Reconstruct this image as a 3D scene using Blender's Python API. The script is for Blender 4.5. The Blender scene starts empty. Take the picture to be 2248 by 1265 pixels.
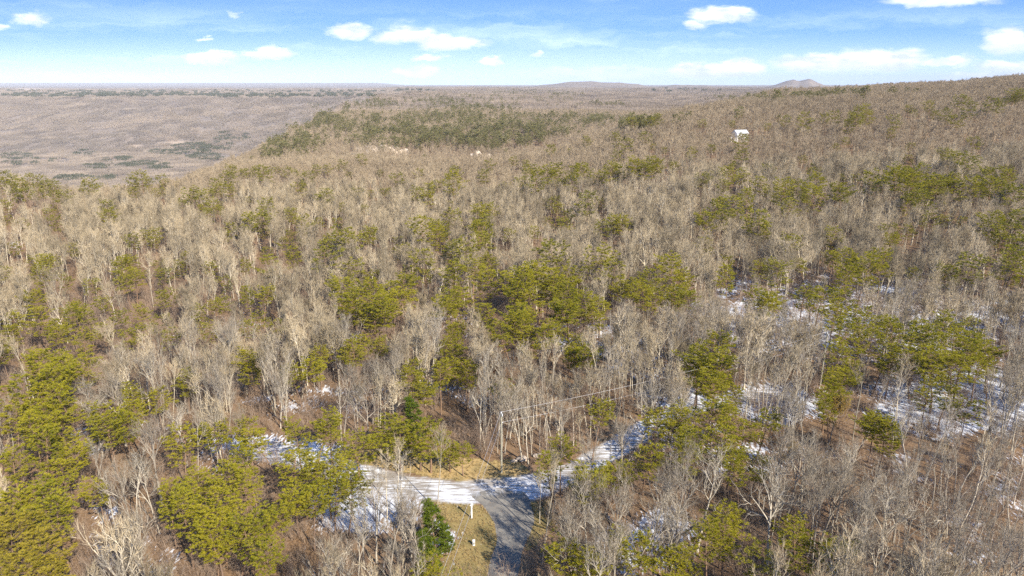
import bpy, math, random
import numpy as np

S = bpy.context.scene
COL = S.collection
# ------------------------------------------------------------------ camera
CAMZ, F, W0, H0 = 57.0, 1499.0, 2248.0, 1265.0
PITCH = math.radians(16.73)
cp, sp = math.cos(PITCH), math.sin(PITCH)
cd = bpy.data.cameras.new("camera"); cam = bpy.data.objects.new("camera", cd); COL.objects.link(cam)
cd.sensor_width = 36.0; cd.lens = 36.0 * F / W0
cd.clip_start = 0.5; cd.clip_end = 90000.0
cam.location = (0, 0, CAMZ); cam.rotation_euler = (math.pi / 2 - PITCH, 0, 0)
S.camera = cam
# ------------------------------------------------------------------ light and exposure
SUN_EL, SUN_AZ = math.radians(35), math.radians(38)      # azimuth: from straight behind the camera towards +X
sunvec = np.array([math.cos(SUN_EL) * math.sin(SUN_AZ), -math.cos(SUN_EL) * math.cos(SUN_AZ), math.sin(SUN_EL)])
ld = bpy.data.lights.new("sun", 'SUN'); ld.energy = 5.0; ld.angle = math.radians(0.5); ld.color = (1.0, 0.93, 0.80)
lo = bpy.data.objects.new("sun", ld); COL.objects.link(lo)
lo.rotation_euler = (math.pi / 2 - SUN_EL, 0, SUN_AZ); lo.location = (60, -80, 90)
S.view_settings.view_transform = 'Standard'; S.view_settings.look = 'None'
S.view_settings.gamma = 1.0; S.view_settings.exposure = 0.80
SKY_STRENGTH = 0.085
S.render.engine = 'CYCLES'
S.cycles.max_bounces = 3; S.cycles.diffuse_bounces = 2; S.cycles.glossy_bounces = 1
S.cycles.transmission_bounces = 2; S.cycles.volume_bounces = 0; S.cycles.transparent_max_bounces = 4
S.cycles.use_denoising = False
S.cycles.sample_clamp_indirect = 4.0

rng = np.random.default_rng(7)
random.seed(7)

# ------------------------------------------------------------------ picture <-> world helpers
def vof(py): return (H0 / 2 - py) / F
def ratio(py):                                   # dz per metre forward along the ray of picture row py
    v = vof(py); return (-sp + v * cp) / (cp + v * sp)
def sof(px, py):                                 # x per metre forward
    v = vof(py); return (px - W0 / 2) / F / (cp + v * sp)
def project(x, y, z):
    x, y, z = np.asarray(x, float), np.asarray(y, float), np.asarray(z, float) - CAMZ
    d = y * cp - z * sp; u = y * sp + z * cp
    d = np.where(d < 0.1, 0.1, d)
    return W0 / 2 + F * x / d, H0 / 2 - F * u / d
def onground(px, py, z=0.0):
    Y = (z - CAMZ) / ratio(py); return sof(px, py) * Y, Y
def in_poly(px, py, poly):
    px = np.asarray(px); py = np.asarray(py); c = np.zeros(px.shape, bool)
    n = len(poly)
    for i in range(n):
        x1, y1 = poly[i]; x2, y2 = poly[i - 1]
        if y1 == y2: continue
        m = ((y1 > py) != (y2 > py)) & (px < (x2 - x1) * (py - y1) / (y2 - y1) + x1)
        c ^= m
    return c

# value noise
def vnoise(x, y, seed):
    r = np.random.default_rng(seed); T = r.random((256, 256))
    xi = np.floor(x).astype(int); yi = np.floor(y).astype(int)
    fx = x - xi; fy = y - yi; fx = fx * fx * (3 - 2 * fx); fy = fy * fy * (3 - 2 * fy)
    a = T[xi & 255, yi & 255]; b = T[(xi + 1) & 255, yi & 255]
    c = T[xi & 255, (yi + 1) & 255]; d = T[(xi + 1) & 255, (yi + 1) & 255]
    return (a * (1 - fx) + b * fx) * (1 - fy) + (c * (1 - fx) + d * fx) * fy
def fbm(x, y, seed, octv=3):
    s = 0; a = 1; t = 0
    for k in range(octv):
        s = s + a * vnoise(x * 2 ** k + 13.7 * k, y * 2 ** k + 7.1 * k, seed + k); t += a; a *= .5
    return s / t - 0.5

# ------------------------------------------------------------------ terrain
def N(Y, py, h=13.0): return (Y, CAMZ + Y * ratio(py) - h)
FARL = [N(6000, 197, 8), N(12000, 190.5, 0), N(16000, 187.5, 0), N(21000, 182, 0), N(27000, 183, 0)]
FARM = [N(6000, 194, 8), N(12000, 189, 0), N(15000, 189.5, 0), N(21000, 187, 0), N(27000, 188, 0)]
VAL = [(2650, -205), N(3700, 212, 9)]
COLS = {
 -900: [(200, 0), (330, -2), (420, -15), (650, -90), (1300, -190), (1600, -205)] + VAL + FARL,
 0: [(200, 0), N(330, 374), (420, -18), (650, -90), (1300, -190), (1600, -205)] + VAL + FARL,
 60: [(200, 0), N(335, 380), (420, -18), (650, -90), (1300, -190), (1600, -205)] + VAL + FARL,
 150: [(200, 0), N(360, 397), (450, -30), (650, -95), (1300, -190), (1600, -205)] + VAL + FARL,
 300: [(200, 0), N(380, 388), (480, -30), (700, -95), (1300, -190), (1600, -205)] + VAL + FARL,
 430: [(200, 0), N(400, 372), N(500, 367), N(650, 362), (800, -75), (1300, -190), (1600, -205)] + VAL + FARL,
 500: [(200, 0), N(410, 361), N(550, 352), N(750, 336), (950, -100), (1500, -205)] + VAL + FARL,
 580: [(200, 0), N(420, 350), N(560, 345), N(850, 304), (1050, -100), (1600, -205)] + VAL + FARL,
 640: [(200, 0), N(430, 347), N(560, 343), N(1000, 271), (1250, -90), (1700, -205)] + VAL + FARL,
 700: [(200, 0), N(440, 345), N(600, 338), N(800, 296), N(1300, 239), (1600, -90), (2000, -205)] + VAL + FARL,
 760: [(200, 0), N(440, 344), N(600, 336), N(850, 285), N(1700, 221), (2100, -90), (2400, -180), (2650, -190), N(3700, 211, 9)] + FARL,
 830: [(200, 0), N(440, 342), N(620, 335), N(850, 280), N(2300, 203), (2700, -60), (3000, -90), N(3700, 207, 9)] + FARL,
 900: [(200, 0), N(445, 340), (560, -16), N(700, 333), N(880, 276), N(1600, 226), N(2600, 200), (3200, -5), N(4500, 197)] + FARM,
 1000: [(200, 0), N(450, 336), (560, -18), N(700, 330), N(900, 270), N(1500, 225), N(2600, 203)] + FARM,
 1200: [(200, 0), N(500, 319), (620, -25), N(760, 318), N(900, 272), N(1500, 228), N(2600, 206)] + FARM,
 1300: [(200, 0), N(520, 286), (650, -8), N(900, 272), N(1500, 229), N(2600, 207)] + FARM,
 1400: [(180, 0), N(560, 248), (760, 0), N(1500, 233), N(2600, 208)] + FARM,
 1500: [(170, 0), N(600, 223), (900, 0), N(2600, 210)] + FARM,
 1600: [(150, 0), (240, 3), N(600, 212), (800, 22), N(1600, 208), N(2600, 204)] + FARM,
 1700: [(150, 0), (240, 4), N(600, 207), (720, 28), N(1100, 191), (2000, 20)] + FARM,
 1800: [(150, 0), (240, 5), N(570, 208), (700, 34), N(1100, 189), (1700, 20)] + FARM,
 2000: [(150, 0), (240, 7), N(540, 200), (680, 42), N(1100, 178), (1900, 40)] + FARM,
 2248: [(150, 0), (240, 9), N(520, 190), (660, 52), N(1100, 161), (2200, 50)] + FARM,
 3100: [(150, 0), (240, 12), N(500, 172), (660, 62), N(1100, 130), (2200, 60)] + FARM,
}
CPX = np.array(sorted(COLS)); CS = (CPX - W0 / 2) / F / 1.022
LY = np.linspace(math.log(10), math.log(45000), 900)
TAB = np.zeros((len(CPX), 900))
for i, p in enumerate(CPX):
    k = [(10, 0)] + COLS[p]
    TAB[i] = np.interp(np.exp(LY), [a for a, _ in k], [b for _, b in k])
for _ in range(3):
    TAB[:, 1:-1] = .25 * TAB[:, :-2] + .5 * TAB[:, 1:-1] + .25 * TAB[:, 2:]
def bump(px, pts):
    return np.interp(px, [a for a, _ in pts], [b for _, b in pts])
MESA = [(1160, 0), (1185, 4), (1215, 5.5), (1250, 8.5), (1300, 9), (1318, 7.5), (1360, 7), (1400, 5), (1425, 1), (1440, 0), (1450, 1), (1480, 4), (1500, 3.4), (1550, 3.6), (1570, 0),
        (1585, 1.2), (1630, 1.4), (1645, 0), (1680, 1), (1700, 4), (1725, 10), (1740, 12), (1752, 9.5), (1775, 13), (1795, 7), (1810, 3), (1850, 0)]
def ground_z(x, y):
    x = np.asarray(x, float); y = np.asarray(y, float)
    Y = np.maximum(y, 10.5); s = x / np.maximum(y, 40.0)
    si = np.clip(np.interp(s, CS, np.arange(len(CS))), 0, len(CS) - 1.001)
    yi = np.clip((np.log(Y) - LY[0]) / (LY[1] - LY[0]), 0, 898.99)
    a = si.astype(int); fa = si - a; fa = fa * fa * (3 - 2 * fa) * .5 + fa * .5; b = yi.astype(int); fb = yi - b
    z = (TAB[a, b] * (1 - fb) + TAB[a, b + 1] * fb) * (1 - fa) + (TAB[a + 1, b] * (1 - fb) + TAB[a + 1, b + 1] * fb) * fa
    flat = np.clip(np.maximum((Y - 112) / 30, (np.abs(x) - 55) / 20), 0, 1)
    z = z + flat * 1.6 * fbm(x / 38, y / 38, 3, 3) * 1.5
    m = np.clip((Y - 250) / 500, 0, 1); z = z + m * 7 * fbm(x / 130, y / 130, 9, 3)
    m = np.clip((Y - 1300) / 1500, 0, 1); z = z + m * np.clip(1.6 - Y / 9000, .25, 1) * 20 * fbm(x / 420, y / 520, 21, 4)
    w_ = np.clip((Y - 2600) / 350, 0, 1) * np.clip((3850 - Y) / 350, 0, 1) * np.clip((-s - .12) / .08, 0, 1)
    z = z + w_ * (26 * fbm(x / 230, Y / 1700, 33, 2) + 9 * fbm(x / 80, Y / 600, 37, 2))     # gullies run down the gorge wall
    px = W0 / 2 + s * F * 1.042
    z = z + bump(px, MESA) * 7.4 * np.exp(-((np.log(Y) - math.log(8000)) / .06) ** 2)
    return z

def nm(name): return name
def mesh_from(name, V, Fc, mats=(), matidx=None, smooth=False):
    """V (n,3), Fc (m,k) all faces with k corners"""
    V = np.asarray(V, np.float32); Fc = np.asarray(Fc, np.int32)
    me = bpy.data.meshes.new(name); k = Fc.shape[1]
    me.vertices.add(len(V)); me.vertices.foreach_set("co", V.ravel())
    me.loops.add(Fc.size); me.loops.foreach_set("vertex_index", Fc.ravel())
    me.polygons.add(len(Fc)); me.polygons.foreach_set("loop_start", np.arange(0, Fc.size, k, dtype=np.int32))
    me.polygons.foreach_set("loop_total", np.full(len(Fc), k, np.int32))
    if matidx is not None: me.polygons.foreach_set("material_index", np.asarray(matidx, np.int32))
    if smooth: me.polygons.foreach_set("use_smooth", np.ones(len(Fc), bool))
    for m in mats: me.materials.append(m)
    me.update(calc_edges=True); me.validate()
    return me
def fattr(me, name, vals):
    a = me.attributes.new(name, 'FLOAT', 'POINT'); a.data.foreach_set("value", np.asarray(vals, np.float32))
def link(name, me, parent=None):
    o = bpy.data.objects.new(name, me); COL.objects.link(o)
    if parent is not None: o.parent = parent
    return o
def tag(o, label=None, cat=None, group=None, kind=None):
    if label: o['label'] = label
    if cat: o['category'] = cat
    if group: o['group'] = group
    if kind: o['kind'] = kind
    return o

# ------------------------------------------------------------------ node helpers
class NT:
    def __init__(s, tree): s.t = tree; s.n = tree.nodes; s.l = tree.links
    def node(s, typ, ins=None, **kw):
        n = s.n.new(typ)
        for k, v in kw.items(): setattr(n, k, v)
        for k, v in (ins or {}).items():
            i = n.inputs[k]
            if hasattr(v, 'is_output') or isinstance(v, bpy.types.NodeSocket): s.l.new(v, i)
            else: i.default_value = v
        return n
    def math(s, op, a, b=0.0, clamp=False):
        n = s.node('ShaderNodeMath', {0: a, 1: b}, operation=op, use_clamp=clamp); return n.outputs[0]
    def vmath(s, op, a, b=(0, 0, 0)):
        n = s.node('ShaderNodeVectorMath', {0: a, 1: b}, operation=op); return n
    def mix(s, f, a, b, blend='MIX'):
        n = s.node('ShaderNodeMix', data_type='RGBA', blend_type=blend)
        for sock, v in ((n.inputs[0], f), (n.inputs[6], a), (n.inputs[7], b)):
            if isinstance(v, bpy.types.NodeSocket): s.l.new(v, sock)
            else: sock.default_value = v if not isinstance(v, tuple) or len(v) == 4 else v + (1,)
        return n.outputs[2]
    def noise(s, vec, scale, detail=3.0, rough=.55, **kw):
        n = s.node('ShaderNodeTexNoise', {'Vector': vec, 'Scale': scale, 'Detail': detail, 'Roughness': rough}); return n.outputs[0]
    def remap(s, v, a, b, c=0.0, d=1.0, smooth=False):
        n = s.node('ShaderNodeMapRange', {0: v, 1: a, 2: b, 3: c, 4: d})
        n.interpolation_type = 'SMOOTHSTEP' if smooth else 'LINEAR'; return n.outputs[0]
def newmat(name):
    m = bpy.data.materials.new(name); m.use_nodes = True; t = NT(m.node_tree); t.n.clear()
    out = t.node('ShaderNodeOutputMaterial'); return m, t, out
def simple(name, col, rough=.85, var=.25, scale=3.0, spec=.2, metal=0.0):
    m, t, out = newmat(name)
    tc = t.node('ShaderNodeTexCoord').outputs['Object']
    nz = t.noise(tc, scale, 4)
    c = t.mix(t.remap(nz, .3, .7), tuple(x * (1 - var) for x in col), tuple(min(1, x * (1 + var)) for x in col))
    b = t.node('ShaderNodeBsdfPrincipled', {'Base Color': c, 'Roughness': rough, 'Specular IOR Level': spec, 'Metallic': metal})
    t.l.new(b.outputs[0], out.inputs[0]); return m
def foliage_mat(name, ca, cb, cc, trans=.25):
    """per-tree hue between ca and cb, sprays towards cc"""
    m, t, out = newmat(name)
    r = t.node('ShaderNodeObjectInfo').outputs['Random']
    tc = t.node('ShaderNodeTexCoord').outputs['Object']
    c = t.mix(r, ca, cb)
    c = t.mix(t.remap(t.noise(tc, 1.1, 3), .38, .62, 0, .8), c, cc)
    d = t.node('ShaderNodeBsdfDiffuse', {'Color': c}); tr = t.node('ShaderNodeBsdfTranslucent', {'Color': c})
    mx = t.node('ShaderNodeMixShader', {0: trans, 1: d.outputs[0], 2: tr.outputs[0]})
    t.l.new(mx.outputs[0], out.inputs[0]); return m
def bark_mat(name, ca, cb, scale=2.5, blot=None):
    m, t, out = newmat(name)
    r = t.node('ShaderNodeObjectInfo').outputs['Random']
    tc = t.node('ShaderNodeTexCoord').outputs['Object']
    c = t.mix(r, ca, cb)
    c2 = t.mix(.5, c, blot or (0.1, .08, .06))
    c = t.mix(t.remap(t.noise(tc, scale, 4), .45, .68), c, c2)
    d = t.node('ShaderNodeBsdfDiffuse', {'Color': c})
    t.l.new(d.outputs[0], out.inputs[0]); return m
def world_mat(name, cols, scales=(1 / 160., 1 / 30.), rnd=.3):
    """far woodland: hue drifts over the land"""
    m, t, out = newmat(name)
    g = t.node('ShaderNodeNewGeometry').outputs['Position']
    a = t.remap(t.noise(g, scales[0], 4), .38, .62); b = t.remap(t.noise(g, scales[1], 3), .35, .65)
    c = t.mix(a, cols[0], cols[1]); c = t.mix(t.math('MULTIPLY', b, .6), c, cols[2])
    r = t.node('ShaderNodeObjectInfo').outputs['Random']
    c = t.mix(1.0, c, t.mix(r, (1 - rnd,) * 3, (1 + rnd,) * 3), 'MULTIPLY')
    d = t.node('ShaderNodeBsdfDiffuse', {'Color': c})
    t.l.new(d.outputs[0], out.inputs[0]); return m

M = {}
M['needles'] = foliage_mat('pine_needles', (.37, .335, .030), (.20, .21, .022), (.45, .385, .04), .38)
M['needles_far'] = foliage_mat('far_pine_needles', (.34, .305, .040), (.20, .20, .034), (.37, .32, .05), .38)
M['needles_gold'] = foliage_mat('golden_pine_needles', (.34, .27, .035), (.24, .21, .03), (.40, .32, .05), .35)
M['needles_dull'] = foliage_mat('dull_pine_needles', (.30, .275, .11), (.21, .20, .08), (.34, .30, .13), .35)
M['needles_dark'] = foliage_mat('dark_evergreen_needles', (.12, .125, .07), (.09, .10, .055), (.14, .135, .075), .25)
M['cedar'] = foliage_mat('cedar_sprays', (.115, .155, .018), (.085, .125, .018), (.16, .19, .02))
M['rust'] = foliage_mat('rust_leaves', (.26, .12, .05), (.22, .10, .05), (.20, .12, .07), .35)
M['gold'] = foliage_mat('straw_leaves', (.34, .25, .07), (.30, .22, .08), (.30, .18, .05), .35)
M['pinebark'] = bark_mat('pine_bark', (.30, .19, .12), (.22, .15, .11))
M['bark'] = bark_mat('grey_bark', (.60, .53, .42), (.36, .31, .25), 1.6, (.12, .10, .075))
M['twig'] = bark_mat('twigs', (.34, .275, .19), (.20, .165, .12), 1.2, (.15, .115, .075))
M['twig_mid'] = world_mat('woodland_twigs', [(.40, .32, .205), (.31, .25, .165), (.46, .375, .25)], (1 / 60., 1 / 14.), .36)
M['bark_mid'] = world_mat('woodland_bark', [(.52, .45, .34), (.40, .34, .25), (.60, .53, .41)], (1 / 60., 1 / 14.), .42)
M['twig_hill'] = world_mat('hill_twigs', [(.385, .30, .20), (.32, .25, .17), (.43, .345, .23)], (1 / 110., 1 / 30.), .18)
M['bark_hill'] = world_mat('hill_bark', [(.46, .38, .28), (.38, .31, .22), (.50, .42, .31)], (1 / 110., 1 / 30.), .2)
M['far_twig'] = world_mat('far_woodland', [(.31, .245, .19), (.25, .205, .175), (.36, .29, .215)], (1 / 420., 1 / 60.), .3)  # twig colours greyed to carry the haze of distance
M['brush'] = bark_mat('brush', (.36, .27, .20), (.27, .20, .15), 2.0, (.2, .13, .09))
M['grassblade'] = simple('dry_grass_blades', (.46, .34, .16), 1, .4, .3)

# ------------------------------------------------------------------ sky
def make_world():
    w = bpy.data.worlds.new("World"); S.world = w; w.use_nodes = True
    t = NT(w.node_tree); t.n.clear()
    out = t.node('ShaderNodeOutputWorld')
    d = t.node('ShaderNodeTexCoord').outputs['Generated']
    sx = t.node('ShaderNodeSeparateXYZ', {0: d})
    x, y, z = sx.outputs
    sky = t.node('ShaderNodeTexSky', sky_type='NISHITA', sun_disc=False, sun_elevation=SUN_EL,
                 sun_rotation=math.pi - SUN_AZ, altitude=600, air_density=1.0, dust_density=.6, ozone_density=3.0)
    zz = t.math('MULTIPLY', t.math('MAXIMUM', z, -.02), 3.2)
    v = t.node('ShaderNodeCombineXYZ', {0: x, 1: y, 2: t.math('ADD', zz, .02)})
    vn = t.vmath('NORMALIZE', v.outputs[0]).outputs[0]
    t.l.new(vn, sky.inputs[0])
    col = sky.outputs[0]
    ym = t.math('MAXIMUM', t.math('ABSOLUTE', y), .05)
    a = t.math('DIVIDE', x, ym); e = t.math('DIVIDE', z, ym)
    ae = t.node('ShaderNodeCombineXYZ', {0: a, 1: e, 2: 0.0}).outputs[0]
    # distorted coordinates for ragged cloud edges
    st = t.vmath('MULTIPLY', ae, (22.0, 60.0, 1)).outputs[0]
    nz = t.node('ShaderNodeTexNoise', {'Vector': st, 'Scale': 1.0, 'Detail': 6.0, 'Roughness': .62})
    off = t.vmath('SUBTRACT', nz.outputs['Color'], (.5, .5, .5)).outputs[0]
    off = t.vmath('MULTIPLY', off, (.066, .030, 0)).outputs[0]
    aw = t.vmath('ADD', ae, off).outputs[0]
    CL = [  # px, py, rx, ry, strength
     (68, 44, 44, 17, .8), (3, 57, 18, 9, .6), (468, 127, 75, 15, 1), (588, 118, 60, 16, 1), (770, 68, 56, 17, .9), (895, 78, 75, 22, 1), (985, 92, 90, 18, 1),
     (940, 126, 40, 12, .95), (1075, 136, 32, 10, .95), (910, 155, 55, 12, .6), (1585, 32, 68, 20, 1), (1528, 55, 34, 12, .7), (1545, 155, 95, 20, .95), (1620, 150, 60, 24, 1),
     (1800, 138, 110, 24, 1), (1930, 132, 130, 30, 1), (2080, 136, 80, 12, .7), (2215, 88, 60, 34, 1), (2240, 150, 110, 18, .9), (2060, 2, 130, 16, .95),
     (1178, 118, 20, 8, .5), (448, 84, 14, 5, .5), (522, 29, 16, 5, .4), (1575, 165, 60, 10, .6), (2200, 168, 150, 12, .7), (1320, 160, 200, 14, .3), (200, 170, 260, 12, .25)]
    tot = None; base = None
    for (px, py, rx, ry, stg) in CL:
        s0, r0 = sof(px, py), ratio(py)
        q = t.vmath('SUBTRACT', aw, (s0, r0, 0)).outputs[0]
        q = t.vmath('MULTIPLY', q, (F / rx, F / ry, 0)).outputs[0]
        ln = t.vmath('LENGTH', q).outputs['Value']
        m = t.remap(ln, 1.08, .45, 0, stg, True)
        tot = m if tot is None else t.math('MAXIMUM', tot, m)
        if ry > 14:
            qy = t.node('ShaderNodeSeparateXYZ', {0: q}).outputs[1]
            mb = t.math('MULTIPLY', t.remap(qy, .25, -.55, 0, 1, True), m)
            base = mb if base is None else t.math('MAXIMUM', base, mb)
    # thin high cloud
    cs = t.node('ShaderNodeTexNoise', {'Vector': t.vmath('MULTIPLY', aw, (2.2, 26.0, 1)).outputs[0], 'Scale': 1.0, 'Detail': 5.0, 'Roughness': .6}).outputs[0]
    band = t.math('MULTIPLY', t.remap(e, .115, .055, 0, 1, True), 1.0)
    cir = t.math('MULTIPLY', t.remap(cs, .40, .68, 0, .62, True), band)
    wisp = t.math('MULTIPLY', t.remap(cs, .50, .72, 0, .22, True), 1.0)
    cir = t.math('MAXIMUM', cir, wisp)
    haze = t.remap(e, .075, -.002, 0, .66, True)
    up = t.remap(z, .6, .2, .35, 1)                      # no cloud sheet overhead
    g = t.math('MAXIMUM', t.math('MULTIPLY', cir, up), haze)
    shade = t.noise(st, 1.3, 4)
    blue = t.mix(t.remap(e, .13, .03, 0, 1), (1.15, 3.0, 7.8), (2.3, 4.8, 8.9))
    blue = t.mix(t.remap(z, .15, .9, 0, 1), blue, (.6, 1.5, 3.8))
    col = t.mix(.85, col, blue)
    cloudcol = t.mix(t.remap(shade, .35, .65), (6.0, 6.7, 8.0), (10.8, 11.0, 11.4))
    cloudcol = t.mix(t.math('MULTIPLY', base, .8), cloudcol, (6.1, 6.9, 8.3))
    col = t.mix(g, col, (7.4, 9.0, 11.2))
    col = t.mix(t.math('MULTIPLY', tot, up), col, cloudcol)
    bg = t.node('ShaderNodeBackground', {'Color': col, 'Strength': SKY_STRENGTH})
    t.l.new(bg.outputs[0], out.inputs[0])
make_world()
S.world.cycles.sampling_method = 'MANUAL'; S.world.cycles.sample_map_resolution = 512

# ------------------------------------------------------------------ the clearing, in ground coordinates
def gp(lst): return [onground(a, b) for a, b in lst]
c1 = lambda l: [(750 + a / 3.048, 850 + b / 3.048) for a, b in l]
LANE_C = [(560, 985, 2.6), (640, 1000, 2.6), (720, 1022, 2.8), (800, 1050, 3.0), (880, 1068, 2.8), (960, 1076, 2.5), (1040, 1079, 2.8), (1110, 1076, 3.2), (1170, 1069, 3.2), (1230, 1050, 2.7), (1290, 1020, 2.3), (1350, 984, 2.2), (1410, 946, 2.2), (1470, 914, 2.2), (1560, 884, 2.2), (1700, 868, 2.2)]
ROAD_P = c1([(960, 1330), (975, 1265), (1000, 1150), (1040, 1040), (1030, 960), (1020, 900), (990, 860), (950, 800), (900, 755), (850, 715), (960, 690), (1150, 690), (1225, 700), (1262, 760), (1285, 850), (1290, 900), (1265, 980), (1230, 1040), (1200, 1140), (1180, 1265), (1175, 1330)])
GRASS_A = c1([(150, 420), (330, 440), (560, 455), (700, 465), (900, 478), (1010, 505), (1120, 480), (1200, 515), (1260, 570), (1180, 640), (900, 660), (700, 620), (500, 580), (300, 545), (120, 510)])
GRASS_B = c1([(560, 730), (760, 760), (880, 775), (945, 810), (1000, 870), (1025, 940), (1040, 1040), (1000, 1150), (975, 1265), (950, 1400), (640, 1400), (650, 1265), (700, 1150), (790, 1010), (700, 900), (640, 800)])
VERGE_R = c1([(1262, 760), (1400, 760), (1420, 900), (1340, 1010), (1230, 1100), (1230, 1040), (1290, 900)])
CLEAR = c1([(130, 400), (700, 445), (900, 470), (1000, 495), (1180, 500), (1320, 540), (1420, 640), (1340, 740), (1300, 850), (1310, 930), (1240, 1060), (1210, 1330), (600, 1400), (650, 1150), (740, 1010), (640, 860), (560, 760), (150, 760)])
KEEP = c1([(560, 440), (1180, 440), (1230, 560), (1330, 640), (1280, 700), (1290, 900), (1230, 1000), (1190, 1265), (700, 1265), (790, 1010), (700, 880), (600, 720), (520, 650)])
KEEP2 = [(1040, 885), (1190, 870), (1210, 960), (1180, 1000), (1030, 1000)]

def ribbon_dist(x, y):
    """signed: distance to lane centre minus half width"""
    best = np.full(np.shape(x), 1e9)
    P = [(*onground(a, b), w) for a, b, w in LANE_C]
    for (x1, y1, w1), (x2, y2, w2) in zip(P[:-1], P[1:]):
        dx, dy = x2 - x1, y2 - y1; L2 = dx * dx + dy * dy
        tt = np.clip(((x - x1) * dx + (y - y1) * dy) / L2, 0, 1)
        d = np.hypot(x - x1 - tt * dx, y - y1 - tt * dy) - (w1 + (w2 - w1) * tt)
        best = np.minimum(best, d)
    return best
SNOW = [(800, 1105, 130, 70, 1.0), (960, 1180, 40, 45, .6), (230, 1170, 40, 110, .6), (320, 1220, 90, 50, .5), (200, 960, 60, 40, .5), (700, 880, 160, 34, .55), (1000, 868, 110, 26, .45),
        (1900, 700, 430, 90, .72), (2110, 880, 220, 80, .84), (1700, 885, 120, 50, .84), (1300, 745, 150, 50, .6), (1430, 790, 120, 60, .55), (1650, 1000, 130, 45, .6), (1500, 960, 120, 50, .6),
        (1430, 1190, 120, 90, .62), (2160, 1150, 120, 110, .42), (1900, 1030, 300, 50, .38), (950, 700, 60, 34, .5), (1035, 725, 40, 30, .5), (15, 530, 50, 20, .42), (1340, 645, 60, 20, .4),
        (600, 985, 150, 34, .8), (470, 1000, 60, 40, .5), (350, 950, 80, 30, .5), (1330, 900, 60, 30, .2), (1800, 640, 300, 50, .6), (2230, 1040, 60, 60, .5), (1250, 1120, 60, 60, .3), (1480, 870, 80, 30, .75), (540, 700, 60, 30, .4), (430, 740, 120, 40, .3), (300, 800, 120, 40, .25)]
def make_ground():
    rows = np.concatenate([np.array([-250, -120, -60, -20, 0, 15, 28, 38, 45]), np.arange(45.5, 135, .5), 135 * np.exp(np.arange(0, math.log(27000 / 135), .0125))])
    ds = 4.5 / F
    sc = np.arange(-1.02, 1.02, ds)
    sc = np.concatenate([[-3, -2.2, -1.7, -1.4, -1.2, -1.1], sc, [1.1, 1.2, 1.4, 1.7, 2.2, 3]])
    Sg, Yg = np.meshgrid(sc, rows)
    X = Sg * np.maximum(Yg, 40); Z = ground_z(X, Yg)
    nr, nc = X.shape
    idx = np.arange(nr * nc).reshape(nr, nc)
    Fc = np.stack([idx[:-1, :-1], idx[:-1, 1:], idx[1:, 1:], idx[1:, :-1]], -1).reshape(-1, 4)
    V = np.stack([X, Yg, Z], -1).reshape(-1, 3)
    me = mesh_from('ground', V, Fc, smooth=True)
    px, py = project(V[:, 0], V[:, 1], V[:, 2])
    snow = np.full(len(V), .10)
    for (a, b, rx, ry, s) in SNOW:
        q = ((px - a) / rx) ** 2 + ((py - b) / ry) ** 2
        snow = np.maximum(snow, s * np.clip(1.25 - q * .62, 0, 1))
    snow = np.where((V[:, 1] > 42), snow, .2)
    snow *= np.clip(1.6 - V[:, 1] / 450, 0, 1)
    warp = 1.6 * fbm(V[:, 0] / 1.6, V[:, 1] / 1.6, 77, 3)
    near = (V[:, 1] > 40) & (V[:, 1] < 130)
    rb = ribbon_dist(V[:, 0], V[:, 1]) + warp * .8
    lane = np.where(near, np.clip(.5 - rb * 1.3, 0, 1), 0)
    gx, gy = px + warp * 9, py + warp * 6
    g = (in_poly(gx, gy, GRASS_A) | in_poly(gx, gy, GRASS_B) | in_poly(gx, gy, VERGE_R)) & near
    grass = g.astype(float)
    clear = np.zeros(len(V))
    gv = in_poly(gx, gy, GRASS_B) | in_poly(gx, gy, VERGE_R); grass = np.where(gv & (grass > 0), .68, grass)
    for (a, b, rx, ry) in [(60, 197, 60, 4), (290, 196, 14, 3), (350, 197, 12, 3), (150, 334, 18, 2.5), (390, 314, 30, 4), (110, 352, 45, 2.5), (60, 366, 40, 2), (280, 322, 40, 1.5), (800, 199, 40, 2.5), (480, 202, 60, 2)]:
        q = ((px - a) / rx) ** 2 + ((py - b) / ry) ** 2
        clear = np.maximum(clear, np.clip(1.3 - q, 0, 1))
    clear = np.where(V[:, 1] > 1500, clear, 0)
    fattr(me, 'snow', np.where(grass > .5, .22, np.maximum(snow, lane * .0))); fattr(me, 'lane', lane); fattr(me, 'grass', grass); fattr(me, 'clear', clear)
    m, t, out = newmat('forest_floor')
    pos = t.node('ShaderNodeNewGeometry').outputs['Position']
    at = lambda n: t.node('ShaderNodeAttribute', attribute_name=n).outputs['Fac']
    n1 = t.noise(pos, 3.0, 5, .7); n2 = t.noise(pos, .35, 4); n3 = t.noise(pos, 9.0, 3, .7)
    lit = t.mix(t.remap(n1, .38, .60), (.14, .08, .042), (.32, .205, .115))
    lit = t.mix(t.remap(n2, .4, .65, 0, .6), lit, (.27, .18, .11))
    lit = t.mix(t.remap(n3, .52, .7), lit, (.07, .045, .03))
    gr = t.mix(t.remap(n1, .3, .7), (.36, .245, .10), (.60, .43, .20)); gr = t.mix(t.remap(n2, .45, .62, 0, .8), gr, (.30, .23, .10))
    gr = t.mix(t.remap(at('grass'), .65, .9), t.mix(1.0, gr, (.62, .66, .58), 'MULTIPLY'), gr); gr = t.mix(t.remap(n3, .5, .7, 0, .6), gr, (.17, .12, .06))
    c = t.mix(t.remap(at('grass'), .1, .5), lit, gr)
    # snow lies in ragged strips
    mp = t.node('ShaderNodeMapping', {'Vector': pos, 'Rotation': (0, 0, math.radians(-40)), 'Scale': (1.0, .30, 1)})
    s1 = t.noise(mp.outputs[0], 2.4, 6, .78)
    s2 = t.noise(pos, .16, 3)
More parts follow.
